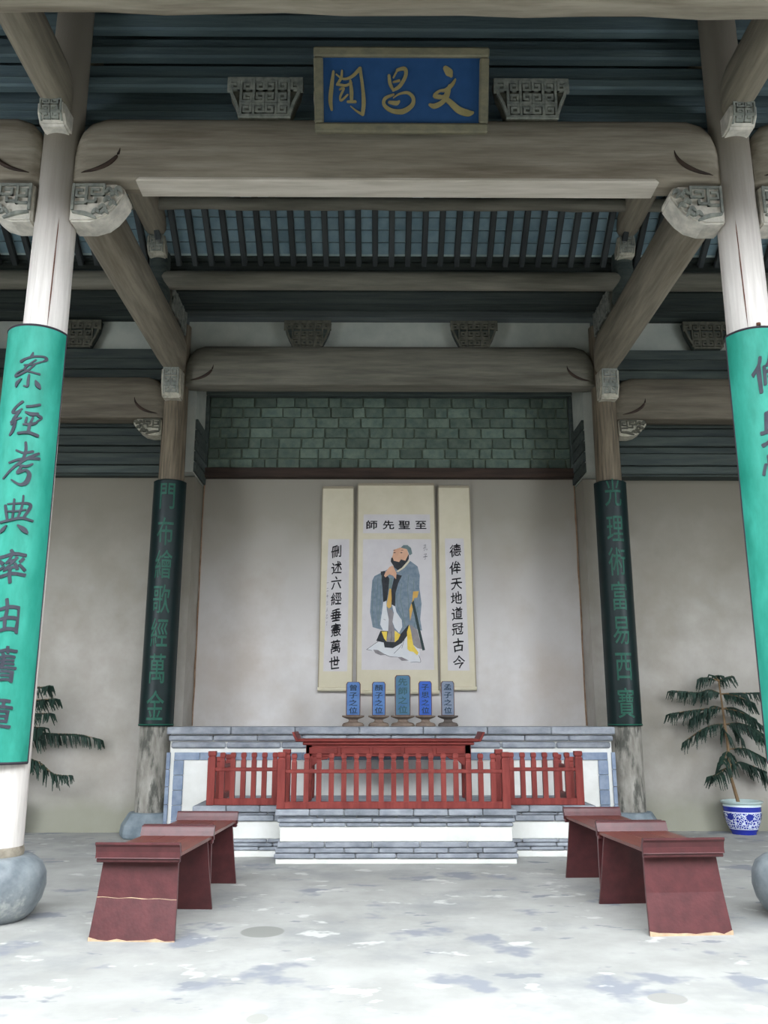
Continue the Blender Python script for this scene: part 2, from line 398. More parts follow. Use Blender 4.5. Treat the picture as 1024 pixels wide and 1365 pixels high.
def fret(mb, fn, x0, x1, y0, y1, nx, ny, wfun=None, thick=.02, w=.16, seed=1):
    rr = random.Random(seed); cw = (x1 - x0) / nx; chh = (y1 - y0) / ny
    for i in range(nx):
        for j in range(ny):
            cx = x0 + i * cw; cy = y0 + j * chh
            if wfun and not wfun(cx + cw / 2, cy + chh / 2): continue
            flipx = (i >= nx / 2); flipy = (j % 2 == 1)
            pts = [(cx + cw * (.12 + .78 * ((1 - a) if flipx else a)), cy + chh * (.1 + .8 * ((1 - b) if flipy else b))) for a, b in SPIRAL]
            emboss(mb, line(pts, w * min(cw, chh)), fn, thick)

# ================================================================= THE SETTING
FX, FY, BX, BY = 3.21, 7.33, 3.21, 12.3     # column grid
NX = 2.96                                    # half width of the niche
struct('floor', MB().box(-12, 12, 3.9, 14.2, -.15, 0), 'concrete')
struct('floor_unseen_court', MB().box(-12, 12, -9.3, 3.9, -.3, -.14), 'court_stone')  # unseen court floor, kept dark to cut bounce light
# unseen courtyard galleries and opposite building, added to block low sky light
struct('wall_unseen_court_left', MB().box(-6.9, -6.6, -9, 4.0, 0, 7.0), 'gallery_wood')
struct('wall_unseen_court_right', MB().box(6.6, 6.9, -9, 4.0, 0, 7.0), 'gallery_wood')
struct('wall_unseen_court_front', MB().box(-10.3, 10.3, -9.3, -9, 0, 8.5), 'darker_wood')
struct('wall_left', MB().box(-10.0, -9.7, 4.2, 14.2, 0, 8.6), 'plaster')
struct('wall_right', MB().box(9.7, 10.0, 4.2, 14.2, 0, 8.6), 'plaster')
WT = zat(636, 12.75)
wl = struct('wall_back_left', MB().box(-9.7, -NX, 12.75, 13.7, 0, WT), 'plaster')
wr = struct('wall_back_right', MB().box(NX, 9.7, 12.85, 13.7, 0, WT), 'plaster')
NZ = zat(639, 13.38)
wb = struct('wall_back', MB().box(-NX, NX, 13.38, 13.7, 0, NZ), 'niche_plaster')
# brown damp crack running down each corner of the niche
for sx in (-1, 1):
    mb = MB(); pts = []
    for k in range(14):
        z = 1.43 + (NZ - 1.45) * k / 13; pts.append(((NX - .012 - random.uniform(0, .012)) * sx, 13.365, z))
    mb.tube(pts, [.008 + .006 * random.random() for _ in pts], 5)
    tag(make('trim_%d' % (1 if sx < 0 else 2), mb, 'crack'), kind='structure')

# brick panel above the niche
bz0, bz1 = zat(626, 13.38), zat(531, 13.38)
pan = struct('wall_brick_panel', MB().box(-NX, NX, 13.40, 13.7, NZ + .17, 7.2), 'brick_mortar')
rows = 7; rh = (bz1 - bz0) / rows; bl = .36
rr = random.Random(3)
for r in range(rows):
    x = -NX + .05 - (bl * .5 if r % 2 else 0)
    while x < NX - .06:
        L_ = bl * rr.choice((1, 1, 1, .8, .55)); a = max(x, -NX + .05); b = min(x + L_, NX - .05)
        if b - a > .06:
            piece('brick', box_mesh(round((b - a - .018) / .02) * .02, .05, rh - .02, 'grey_brick', .006), pan, ((a + b) / 2, 13.385 + rr.uniform(-.006, .006), bz0 + (r + .5) * rh))
        x += L_
def beam_thing(name, label, cat, mb, m, loc, group=None, bevel=.012, smooth=True, part='shaft'):
    t = thing(name, label, cat, loc, group); make(part, mb, m, t, bevel, smooth); return t
t = thing('wooden_frame', 'dark red-brown timber frame around the grey-green brick panel above the niche', 'frame', (0, 13.33, NZ))
make('rail', MB().box(-NX, NX, 13.25, 13.39, NZ, bz0 - .004), 'darker_wood', t, .01)
make('rail', MB().box(-NX, NX, 13.25, 13.39, bz1 + .004, bz1 + .2), 'dark_wood', t, .01)
for s in (-1, 1): make('stile', MB().box(min(s * NX, s * (NX - .05)), max(s * NX, s * (NX - .05)), 13.27, 13.39, bz0, bz1), 'dark_wood', t, .008)
# niche side walls above the plaster: slanting boards, and the niche ceiling
for s, nm in ((-1, 'left'), (1, 'right')):
    side = struct('wall_niche_upper_' + nm, MB().box(min(s * NX, s * (NX + .3)), max(s * NX, s * (NX + .3)), 12.55, 13.7, WT + .02, 7.2), 'strip_plaster')
    for k in range(5):
        z = WT + .03 + k * .17
        piece('board', box_mesh(.04, .78, .15, 'dark_wood'), side, (s * (NX - .02), 12.97, z + .08))
struct('ceiling_niche', MB().box(-NX, NX, 12.5, 13.7, 6.9, 7.0), 'dark_wood')

# board walls above the side bays
for s, nm in ((-1, 'left'), (1, 'right')):
    w = struct('wall_upper_' + nm, MB().box(min(s * 3.3, s * 9.7), max(s * 3.3, s * 9.7), 12.62, 13.7, WT - .02, 7.5), 'dark_wood')
    z = WT + .0
    k = 0
    while z < 5.86:
        h = (.13, .19, .11, .16)[k % 4]
        piece('board', box_mesh(6.3, (.06, .10, .05, .12)[k % 4], h - .015, 'dark_wood'), w, (s * 6.5, 12.59, z + h / 2)); z += h; k += 1
    z = 6.5
    for k in range(3):
        piece('board', box_mesh(6.3, (.26, .32, .28)[k], .155, 'dark_wood'), w, (s * 6.55, 12.42, z + .08)); z += .166
    struct('wall_frieze_' + nm, MB().box(min(s * 3.3, s * 9.7), max(s * 3.3, s * 9.7), 12.42, 12.6, 7.0, 7.5), 'strip_plaster')
struct('wall_frieze_back', MB().box(-3.1, 3.1, 12.42, 12.5, 7.0, 7.5), 'strip_plaster')

# roof ------------------------------------------------------------
RF0, RF1 = (11.0, 7.62), (8.25, 9.495)         # underside of rafters, rear slope
def slope_block(name, y0, z0, y1, z1, th, m, lift=0.0, x=9.75):
    return struct(name, MB().prism([(y0, z0 + lift), (y1, z1 + lift), (y1, z1 + lift + th), (y0, z0 + lift + th)], 'x', -x, x), m)
roof = slope_block('ceiling', RF0[0], RF0[1], RF1[0], RF1[1], .1, 'mortar', .135)
front = slope_block('ceiling_front', 5.2, 7.05, 8.5, 9.46, .15, 'roof_wood', .06)
slope_block('ceiling_eave', 4.1, 6.7, 5.2, 7.05, .12, 'roof_wood', .06, 10.0)  # unseen overhang, set low to shut out sky light above the beam
rear = slope_block('ceiling_rear', 10.95, 7.68, 13.7, 7.36, .2, 'dark_wood', .08)
ang = math.atan2(RF0[1] - RF1[1], RF0[0] - RF1[0])
sl = math.hypot(RF0[0] - RF1[0], RF0[1] - RF1[1])
pitch = .227
rf_me = box_mesh(.075, sl, .09, 'roof_wood', .01)
for i in range(-32, 33):
    piece('rafter', rf_me, roof, (i * pitch, (RF0[0] + RF1[0]) / 2, (RF0[1] + RF1[1]) / 2 + .05), rot=(ang, 0, 0))
tile_me = box_mesh(.150, .166, .03, 'roof_tile', .004)
for i in range(-26, 27):
    if abs((i + .5) * pitch) > 6.0: continue
    for k in range(5):
        d = .10 + k * .178 + .09
        y = RF0[0] - d * math.cos(ang); z = RF0[1] - d * math.sin(ang)
        piece('roof_tile', tile_me, roof, ((i + .5) * pitch, y, z + .125), rot=(ang, 0, 0))
# soffit boards of the rear slope
a2 = math.atan2(7.36 - 7.68, 2.75)
for k in range(9):
    y = 11.1 + k * .165
    z = 7.68 + (y - 10.95) * math.tan(a2) + .06
    piece('board', box_mesh(19, .15, (.03, .07, .04)[k % 3], 'dark_wood', .008), rear, (0, y, z), rot=(a2, 0, 0))

def purlin(name, label, y, z, r, x0=-9.6, x1=9.6, m='dark_wood', wob=.0, group=None):
    n = 48; pts = [(x0 + (x1 - x0) * i / n, y, z + wob * math.sin(i * 1.7) * math.sin(i * .6)) for i in range(n + 1)]
    return beam_thing(name, label, 'beam', MB().tube(pts, [r * (1 + wob * 2 * math.sin(i * .9)) for i in range(n + 1)], 14), m, (0, y, z - r), group, 0)
purlin('purlin', 'rough knotty round log under the tiled roof just behind the front crossbeam', 10.15, 8.09, .085, wob=.018, m='beam_rear')
purlin('purlin', 'straight round purlin at the foot of the visible roof tiles', 10.95, 7.41, .13, m='beam_rear')

# stacked dark timbers above the front crossbeam
stack = thing('timber_screen', 'dark stack of long horizontal timbers rising behind the blue plaque to the roof', 'timber wall', (0, 7.6, 7.0))
make('backing_board', MB().box(-9.5, 9.5, 7.76, 7.79, 7.36, 8.9), 'screen_wood', stack)
z = 7.05; k = 0
hs = (.14, .16, .12, .18, .13, .2, .14, .17, .2)
ds = (.02, .09, .0, .12, -.1, -.02, -.12, -.03, -.14)
while z < 8.95:
    h = hs[k % 9]; d = ds[k % 9]
    piece('timber', box_mesh(19, .12, h - .012, 'screen_wood', .02), stack, (0, 7.62 + d, z + h / 2)); z += h; k += 1

# ---------------------------------------------------------------- columns
def sup(cx, cz, hw, hh, n=20, e=2.6):
    out = []
    for i in range(n):
        a = 2 * math.pi * i / n; c, s_ = math.cos(a), math.sin(a)
        out.append((cx + hw * math.copysign(abs(c) ** (2 / e), c), cz + hh * math.copysign(abs(s_) ** (2 / e), s_)))
    return out
def column(x, y, label, front):
    t = thing('column', label, 'column', (x, y, 0), 'front columns' if front else 'rear columns')
    base_h = .47 if front else .32
    if front:
        prof = [(.0, 0), (.27, 0), (.33, .05), (.385, .14), (.41, .24), (.405, .33), (.37, .41), (.30, .46), (.255, base_h)]
        make('base_stone', MB().lathe(prof, x, y, 40), 'base_stone', t, 0, True)
        n = 10; z1 = 8.75
        prof = [(.215 - .045 * (k / n), base_h + .045 + (z1 - base_h) * k / n) for k in range(n + 1)]
        make('wooden_collar', MB().lathe([(.222, base_h), (.226, base_h + .03), (.218, base_h + .07)], x, y, 32), 'beam_x', t, 0, True)
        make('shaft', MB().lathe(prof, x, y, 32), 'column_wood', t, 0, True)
        sxx = x - (.055 if x < 0 else -.03)
        make('crack', MB().tube([(x + .09 * (1 if x < 0 else -1), y - .185 + .004 * k, 4.9 + k * .16) for k in range(9)], [.001, .004, .006, .005, .006, .004, .005, .003, .001], 5), 'rust', t)
    else:
        prof = [(.40, 0), (.42, .05), (.40, .16), (.30, base_h)]
        make('base_stone', MB().lathe(prof, x, y, 8), 'base_stone_blue', t, .015)
        make('lower_shaft', MB().lathe([(.225, base_h), (.225, .8), (.22, 1.6)], x, y, 28), 'old_column_wood', t, 0, True)
        make('shaft', MB().lathe([(.205, 1.6), (.19, 4), (.17, 7.35)], x, y, 28), 'column_upper_wood', t, 0, True)
    return t
column(-FX, FY, 'tall pale front column left of the hall, on a bulging round stone base', True)
column(FX, FY, 'tall pale front column at the right edge, on a round stone base', True)
column(-BX, BY, 'rear column left of the altar, weathered below its dark green board', False)
column(BX, BY, 'rear column right of the altar, weathered below its dark green board', False)

# ---------------------------------------------------------------- beams
def moon_beam(name, label, x0, x1, y, zb, zt, hw, m, groove=True, shoulder=.3, drop=.0, group=None):
    """crossbeam along X with rounded shoulders and a dropped belly"""
    t = thing(name, label, 'beam', ((x0 + x1) / 2, y, zb), group)
    st = []
    L_ = x1 - x0
    for d, top, bot, w in ((0, .62, 1, .62), (.05, .80, 1, .82), (.13, .93, 1, .95), (.27, 1, 1, 1), (.42, 1, 1, 1), (.52, 1, .9, 1), (.60, 1, .35, 1), (.70, 1, .05, 1), (.85, 1, 0, 1)):
        st.append((d, top, bot, w))
    xs = [(x0 + d, a, b, w) for d, a, b, w in st] + [(x0 + L_ * k / 12, 1, 0, 1) for k in range(1, 12) if .9 < L_ * k / 12 < L_ - .9] + [(x1 - d, a, b, w) for d, a, b, w in reversed(st)]
    mb = MB(); rings = []
    for x, a, b, w in xs:
        top = zb + (zt - zb) * a; bot = zb + drop * b
        cz = bot + (top - bot) * .4
        up_ = sup(y, cz, hw * w, top - cz, 40, 2.7); lo_ = sup(y, cz, hw * w, cz - bot, 40, 9)   # round back, flat adzed belly
        rings.append([(x, *(up_[q] if q < 20 else lo_[q])) for q in range(40)])
    mb.loft(rings); make('beam', mb, m, t, 0, True)
    if groove:
        for s, xe in ((1, x0), (-1, x1)):
            g = MB(); pts = []; rad = []
            R = (zt - zb) * .36; cx = xe + s * .06; cz = zb + R + .07
            for k in range(13):
                a = math.radians(-88 + 88 * k / 12); gz = cz + R * math.sin(a); sm = zb + (zt - zb) * .4; fz, ex = ((gz - sm) / (zt - sm), 2.7) if gz > sm else ((sm - gz) / (sm - zb), 9)
                xx = cx + s * (R + .12) * math.cos(a); e_ = abs(xx - xe); ww = hw * min(1, .62 + e_ * 3)
                pts.append((xx, y - ww * (1 - abs(fz) ** ex) ** (1 / ex) + .002, cz + R * math.sin(a))); rad.append(.003 + .021 * math.sin(math.pi * k / 12))
            g.tube(pts, rad, 6); make('carved_groove', g, 'darker_wood', t, 0, True)
    return t
ZB, ZT = 6.42, 7.13
main_beam = moon_beam('crossbeam', 'great pale front crossbeam under the blue plaque, spanning the two front columns', -FX + .16, FX - .16, FY - .01, ZB, ZT, .14, 'beam_x')
make('painted_bounce_strip', MB().prism([(-2.46, ZB - .016), (-2.42, ZB + .03), (2.42, ZB + .03), (2.46, ZB - .016)], 'y', FY - .146, FY + .125), 'painted_bounce', main_beam, .012)['label'] = 'underside strip painted paler for floor bounce'  # pale strip stands in for light bouncing up from the floor
moon_beam('crossbeam', 'short stretch of front crossbeam at the upper left picture edge, left of the left column', -9.4, -FX - .16, FY - .01, ZB, ZT, .14, 'beam_x')
moon_beam('crossbeam', 'short stretch of front crossbeam at the upper right picture edge, right of the right column', FX + .16, 9.4, FY - .01, ZB, ZT, .14, 'beam_x')
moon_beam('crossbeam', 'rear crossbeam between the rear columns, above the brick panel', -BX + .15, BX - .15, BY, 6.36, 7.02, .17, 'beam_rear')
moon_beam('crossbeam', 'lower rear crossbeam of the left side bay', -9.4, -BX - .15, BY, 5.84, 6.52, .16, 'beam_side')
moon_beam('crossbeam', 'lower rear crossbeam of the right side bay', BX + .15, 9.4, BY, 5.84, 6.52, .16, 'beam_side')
# eave beam at the very top
eb = zat(19, 5.2) + .075
n = 30; rings = []
for i in range(n + 1):
    x = -6.5 + 13 * i / n; dz = -.012 * (x / 3) + .012 * math.sin(i * 2.1)
    rings.append([(x, yy, zz) for yy, zz in sup(5.2, eb + .2 + dz, .16, .21 + .006 * math.sin(i * 1.3), 20, 3)])
beam_thing('eave_beam', 'pale weathered eave beam crossing the very top of the picture', 'beam', MB().loft(rings), 'beam_x', (0, 5.2, eb), None, 0)

def y_beam(name, label, x, y0, y1, zb, h, hw, m='beam_y', group=None, fat=.0):
    t = thing(name, label, 'beam', (x, (y0 + y1) / 2, zb), group); n = 20; rings = []
    for i in range(n + 1):
        u = i / n; e = min(u, 1 - u); k = 1 - .32 * max(0, 1 - e / .08) ** 2
        zz0 = zb + fat * (1 - min(1, e / .12)); top = zb + h * (.78 + .22 * min(1, e / .08))
        rings.append([(a, y0 + (y1 - y0) * u, b) for a, b in sup(x, (zz0 + top) / 2, hw * k, (top - zz0) / 2, 20, 2.8)])
    make('beam', MB().loft(rings), m, t, 0, True); return t
def carved_head(label, x, y, z0, z1, w, d, m='carved_wood'):
    t = thing('carved_beam_end', label, 'carving', (x, y, z0), 'carved beam ends')
    prof = [(y + d / 2, z0), (y - d * .2, z0), (y - d * .5, z0 + (z1 - z0) * .35), (y - d * .55, z1 - .02), (y + d / 2, z1)]
    make('block', MB().prism(prof, 'x', x - w / 2, x + w / 2), m, t, .02, False, 2)
    g = MB()
    def fn(a, b, dd): # front face
        zz = z0 + (z1 - z0) * b; k = min(1, b / .35); yy = y - d * (.2 + .3 * k) - (d * .05 * max(0, (b - .35) / .65)); return (x + a * w, yy - dd, zz)
    fret(g, fn, -.42, .42, .12, .95, 2, 3, None, .014, .24)
    make('relief', g, 'carved_grey', t); return t
for s, nm in ((-1, 'left'), (1, 'right')):
    y_beam('tie_beam', 'thick %s tie beam running from the front column back to the rear column' % nm, s * FX, FY + .14, BY - .1, 6.53, .56, .21)
    y_beam('porch_beam', 'beam in the upper %s corner coming forward from the front column head' % nm, s * FX, 4.5, FY - .12, 7.08, .46, .15)
    y_beam('upper_tie_beam', 'smaller raised tie beam on the %s, under the roof tiles' % nm, s * FX, FY + .2, 10.78, 7.93, .34, .17)
    carved_head('carved beam end capping the %s front column, below the upper corner beam' % nm, s * FX, FY - .24, 6.88, 7.10, .25, .25, 'carved_front')
    carved_head('carved beam end on top of the %s rear column' % nm, s * BX, BY - .25, 6.1, 6.55, .28, .26)
    carved_head('small carved beam end under the raised %s tie beam near the roof tiles' % nm, s * FX, 10.78, 7.68, 7.97, .24, .22)
    # short post on the tie beam and its curved carved strut
    t = thing('roof_post', 'short dark post standing on the %s tie beam under the roof' % nm, 'post', (s * FX, 10.95, 7.05))
    make('shaft', MB().lathe([(.14, 7.05), (.17, 7.15), (.15, 7.3), (.14, 7.95)], s * FX, 10.95, 20), 'dark_wood', t, 0, True)
    t = thing('curved_strut', 'humped carved strut between the short post and the %s rear column' % nm, 'strut', (s * FX, 11.6, 7.0))
    pr = [(11.12, 7.08), (12.1, 7.08), (12.12, 7.3), (12.0, 7.52), (11.7, 7.66), (11.3, 7.6), (11.12, 7.42)]
    pr = [(11.12, 7.08), (12.1, 7.0), (12.12, 7.2), (12.0, 7.4), (11.7, 7.52), (11.3, 7.5), (11.12, 7.42)]
    make('body', MB().prism(pr, 'x', s * FX - .13, s * FX + .13), 'carve_ground', t, .02)
    g = MB()
    fret(g, lambda a, b, dd: (s * (FX - .13 - dd), a, b), 11.2, 12.05, 7.1, 7.46, 4, 2, None, .02, .22)
    make('relief', g, 'carved_grey', t)

# carved corner brackets under the crossbeams
def corner_bracket(label, xin, s, y, ztop, w, h, d, m, mg):
    """xin: x where it meets the column, grows in direction s"""
    t = thing('corner_bracket', label, 'bracket', (xin, y, ztop - h), 'carved corner brackets')
    P = [(0, 0), (0, -h), (w * .38, -h), (w * .62, -h * .9), (w * .78, -h * .72), (w * .9, -h * .5), (w, -h * .28), (w * .97, -h * .08), (w * .86, 0)]
    make('body', MB().prism([(xin + s * a, ztop + b) for a, b in P], 'y', y - d, y + d), m, t, .018, False, 2)
    g = MB(); fn = lambda a, b, dd: (xin + s * a, y - d - dd, ztop + b)
    for pts in ([(.08, -.06), (.30, -.06), (.30, -.36), (.12, -.36), (.12, -.20), (.22, -.20)],
                [(.30, -.06), (.62, -.06), (.62, -.32), (.40, -.32), (.40, -.18), (.52, -.18)],
                [(.30, -.36), (.30, -.54), (.12, -.54)], [(.30, -.5), (.48, -.5), (.48, -.42)],
                [(.06, -.06), (.06, -.7)]):
        emboss(g, line([(a * w, b * h) for a, b in pts], .045 * w), fn, .02)
    for k, (a, b) in enumerate(((.72, -.22), (.82, -.30), (.70, -.46), (.80, -.55), (.62, -.66), (.5, -.78), (.66, -.78), (.88, -.2))):
        emboss(g, stroke([((a - .06) * w, (b - .03) * h, .02), (a * w, (b + .05) * h, .04 * w + .02), ((a + .06) * w, (b - .02) * h, .02)]), fn, .022)
    emboss(g, stroke([(.08 * w, -.78 * h, .02), (.3 * w, -.82 * h, .035), (.5 * w, -.93 * h, .02)]), fn, .02)
    make('relief', g, mg, t); return t
corner_bracket('carved key-pattern bracket right of the left front column', -FX + .17, 1, FY, ZB - .09 + .04, .50, .39, .14, 'carved_front', 'carved_grey')
corner_bracket('carved key-pattern bracket left of the right front column', FX - .17, -1, FY, ZB - .09 + .04, .50, .39, .14, 'carved_front', 'carved_grey')
corner_bracket('carved bracket left of the left front column at the picture edge', -FX - .17, -1, FY, ZB - .09 + .04, .50, .39, .14, 'carved_front', 'carved_grey')
corner_bracket('carved bracket right of the right front column at the picture edge', FX + .17, 1, FY, ZB - .09 + .04, .50, .39, .14, 'carved_front', 'carved_grey')
corner_bracket('small carved bracket on the outer side of the left rear column', -BX - .16, -1, BY, 5.83, .42, .25, .13, 'carved_wood', 'carve_ground')
corner_bracket('small carved bracket on the outer side of the right rear column', BX + .16, 1, BY, 5.83, .42, .25, .13, 'carved_wood', 'carve_ground')

def trapeze(label, cx, y, z0, z1, wt, wb_, d, m, mg, ml='carve_ground', steps=False):
    t = thing('carved_spacer', label, 'carving', (cx, y, z0), 'openwork carved spacers')
    h = z1 - z0
    P = [(-wb_ / 2, z0), (wb_ / 2, z0), (wt * .40, z0 + h * .35), (wt * .46, z0 + h * .6), (wt / 2, z1), (-wt / 2, z1), (-wt * .46, z0 + h * .6), (-wt * .40, z0 + h * .35)]
    make('body', MB().prism([(cx + a, b) for a, b in P], 'y', y - d, y + d), ml, t, .01)
    g = MB(); fn = lambda a, b, dd: (cx + a, y - d - dd, b)
    emboss(g, line([(a * .95, z0 + (b - z0) * .96 + .01) for a, b in P] + [(P[0][0] * .95, z0 + .01)], .028), fn, .025)
    hw = lambda z: (wb_ + (wt - wb_) * min(1, (z - z0) / h * 1.3)) / 2
    fret(g, fn, -wt / 2, wt / 2, z0 + .02, z1 - .02, 6, 3, lambda a, b: abs(a) < hw(b) - .03, .022, .2)
    make('openwork', g, mg, t)
    return t
z0, z1 = ZT - .02, zat(105, 7.2)
for px, nm in ((353, 'left'), (709, 'right')):
    cx = xat(px, 130, 7.2)
    trapeze('grey carved openwork block on the front crossbeam, %s of the blue plaque' % nm, cx, 7.28, z0, z1, .73, .5, .06, 'carved_grey', 'carved_grey')
for px, nm in ((410, 'left one on the central rear crossbeam'), (632, 'right one on the central rear crossbeam'), (103, 'one over the left side bay'), (942, 'one over the right side bay')):
    cx = xat(px, 446, 12.25)
    trapeze('small carved block against white frieze, %s' % nm, cx, 12.3, 7.0, 7.43, .72, .42, .05, 'dark_wood', 'carve_ground', 'dark_wood')

# ---------------------------------------------------------------- plaque
BL, BR, TL, TR = at(420, 178, 7.04), at(650, 178, 7.04), at(418, 64, 6.74), at(652, 64, 6.74)
t = thing('name_plaque', 'blue hanging plaque with three gold characters in a worn gilt frame', 'plaque', ((BL + BR) / 2))
O = (BL + BR) / 2; pw = (BR - BL).length; up = ((TL + TR) / 2 - O); ph = up.length; up.normalize(); nrm = Vector((1, 0, 0)).cross(up) * 1
if nrm.y > 0: nrm = -nrm
def pf(a, b, d): return O + Vector((1, 0, 0)) * a + up * b + nrm * d
def pbox(a0, a1, b0, b1, d0, d1):
    mb = MB(); v = [pf(a, b, d) for a in (a0, a1) for b in (b0, b1) for d in (d0, d1)]
    return mb.add(v, [(0, 1, 3, 2), (4, 6, 7, 5), (0, 4, 5, 1), (2, 3, 7, 6), (0, 2, 6, 4), (1, 5, 7, 3)])
fw = .085
make('panel', pbox(-pw / 2 + .03, pw / 2 - .03, .03, ph - .03, -.03, .0), 'plaque_blue', t)
for a0, a1, b0, b1 in ((-pw / 2, pw / 2, 0, fw), (-pw / 2, pw / 2, ph - fw, ph), (-pw / 2, -pw / 2 + fw, fw, ph - fw), (pw / 2 - fw, pw / 2, fw, ph - fw)):
    make('frame', pbox(a0, a1, b0, b1, -.05, .05), 'gilt_frame', t, .015)
# brush-written characters, in the pixels of a 1024x532 detail drawing
def PX(x, y): return ((x / 1024 - .5) * 1024 / 932 * pw + .0, (1 - (y - 35) / 465) * ph)
G = 1 / 1024 * 1024 / 932
ge = [[(150, 165, 14), (140, 240, 22), (132, 320, 24), (138, 372, 14)], [(196, 160, 10), (190, 200, 16), (168, 235, 12)], [(165, 180, 8), (205, 205, 12), (250, 190, 16), (292, 148, 20)],
      [(292, 148, 18), (304, 240, 18), (310, 330, 24), (304, 396, 20)], [(304, 398, 16), (270, 378, 10), (240, 352, 5)], [(175, 235, 14), (215, 240, 14), (245, 225, 12)], [(240, 215, 14), (245, 270, 22), (245, 320, 18)],
      [(182, 262, 10), (205, 255, 12), (185, 300, 12), (190, 322, 12), (225, 290, 10)], [(225, 328, 14), (265, 328, 16)]]
ch_ = [[(490, 155, 16), (530, 148, 22), (535, 185, 20), (505, 240, 20), (468, 265, 14)], [(446, 185, 16), (452, 230, 20), (470, 265, 12)], [(470, 220, 10), (500, 212, 14)], [(488, 160, 10), (470, 195, 10)],
       [(470, 288, 12), (425, 310, 18), (420, 345, 20), (460, 376, 24), (520, 380, 28), (570, 345, 24), (575, 305, 20), (545, 278, 16), (500, 285, 10), (470, 305, 6)], [(448, 330, 16), (485, 335, 24), (500, 325, 12)]]
wen = [[(748, 145, 30), (768, 168, 44), (778, 184, 20)], [(800, 205, 12), (782, 235, 22), (750, 262, 20), (715, 268, 14), (690, 294, 22), (720, 300, 26)], [(770, 240, 20), (755, 290, 34), (730, 330, 26), (690, 350, 28), (665, 342, 16)],
       [(735, 300, 24), (770, 325, 30), (820, 370, 38), (870, 388, 36), (896, 385, 16)]]
for nm, ss in (('character', ge), ('character', ch_), ('character', wen)):
    g = MB(); k = 0
    for s_ in ss:
        k += 1
        q = [(*PX(x, y), w * .92 * pw / 932) for x, y, w in s_]
        emboss(g, stroke([(a, b, w) for a, b, w in q]), pf, .012)
    raw(nm, g, 'gilt', t)
for s in (-1, 1): make('hanger', MB().box(O.x + s * (pw / 2 - .02) - .04, O.x + s * (pw / 2 - .02) + .04, 7.02, 7.3, 7.16, 7.26), 'beam_x', t, .01)

# ---------------------------------------------------------------- banner boards on the columns
def arc_board(name, label, x, y, z0, z1, r, half, m, me_, group, th=.03):
    t = thing(name, label, 'couplet board', (x, y, z0), group)
    n = 24; rings = []
    def ring(z):
        o = [(x + r * math.sin(a), y - r * math.cos(a), z) for a in [(-half + 2 * half * k / n) for k in range(n + 1)]]
        i = [(x + (r - th) * math.sin(a), y - (r - th) * math.cos(a), z) for a in [(half - 2 * half * k / n) for k in range(n + 1)]]
        return o + i
    make('board', MB().loft([ring(z0), ring((z0 + z1) / 2), ring(z1)], True, False).add([], []), m, t, 0, True)
    e = MB()
    for z in (z0, z1):
        pts = [(x + (r - .006) * math.sin(a), y - (r - .006) * math.cos(a), z) for a in [(-half + 2 * half * k / n) for k in range(n + 1)]]
        e.tube(pts, .012, 6)
    for s in (-1, 1):
        e.tube([(x + s * (r - .004) * math.sin(half), y - (r - .004) * math.cos(half), z) for z in (z0, z1)], .009, 6)
    make('edge', e, me_, t)
    return t
def cyl(x, y, r, zc, size, cxo=0.0, shear=0.0, jit=None):
    def fn(a, b, d):
        ang_ = (a * size[0] + cxo + shear * b * size[0]) / r
        return (x + (r + d) * math.sin(ang_), y - (r + d) * math.cos(ang_), zc + b * size[1])
    return fn
def boldened(vf, b):
    v, f = vf
    return [([(x + dx * b, y + dy * b) for x, y in v], f) for dx, dy in ((-1, -.4), (1, .4), (0, 1), (0, -1))] if b else [(v, f)]
def calli(v):
    # bends the plain strokes of a glyph a little so that they read as brush writing
    return [(a + .025 * math.sin(b * 9 + a * 4), b + .035 * math.sin(a * 7 + 1.0) + .10 * a) for a, b in v]
RB = .265; BXL = -FX - .03; BXR = FX + .005
yb = FY - .03
zL1, zL0 = 0, 0
def z_on(py, px, Y): return at(px, py, Y).z
bt, bb = z_on(436, 50, yb - RB * .8), z_on(1018, 20, yb - RB * .8)
HALF = math.radians(80)
tl = arc_board('couplet_board', 'bright green curved board with grey brush characters on the left front column', BXL, yb, bb, bt, RB, HALF, 'green_board', 'board_edge', 'green front couplet boards')
tr = arc_board('couplet_board', 'bright green curved board with grey characters on the right front column', BXR, yb, bb, bt, RB, HALF, 'green_board', 'board_edge', 'green front couplet boards')
# hand-drawn brush strokes, pixel coordinates of a 471x1365 detail
AN = [[(195, 178, 8), (190, 200, 16), (180, 215, 12)], [(130, 240, 20), (150, 225, 14), (200, 205, 12), (262, 196, 12), (278, 210, 18), (258, 228, 10)], [(215, 225, 8), (180, 260, 10), (155, 295, 14), (205, 312, 10), (245, 318, 12)],
      [(150, 265, 8), (200, 258, 10), (250, 232, 8)], [(210, 262, 8), (170, 305, 10), (105, 340, 14), (112, 318, 10), (150, 296, 8)], [(185, 330, 10), (183, 370, 14), (182, 408, 12), (160, 404, 6)], [(140, 360, 8), (118, 385, 18), (112, 410, 10)], [(225, 365, 8), (240, 392, 26), (256, 412, 12)]]
JING = [[(130, 492, 16), (95, 525, 14), (75, 560, 18), (100, 560, 12), (130, 540, 10)], [(120, 555, 12), (90, 600, 20), (75, 640, 14)], [(70, 625, 12), (100, 610, 14), (130, 598, 10)], [(100, 625, 14), (88, 680, 18), (72, 710, 12)],
        [(160, 522, 14), (195, 515, 14), (232, 500, 14)], [(155, 560, 10), (195, 570, 22), (225, 560, 12)], [(165, 595, 10), (160, 625, 12)], [(200, 590, 10), (190, 625, 14)], [(230, 575, 18), (250, 585, 12), (225, 612, 10)], [(150, 640, 10), (195, 635, 16), (222, 622, 12)], [(185, 640, 16), (180, 690, 16)], [(125, 700, 14), (180, 692, 16), (235, 705, 18)]]
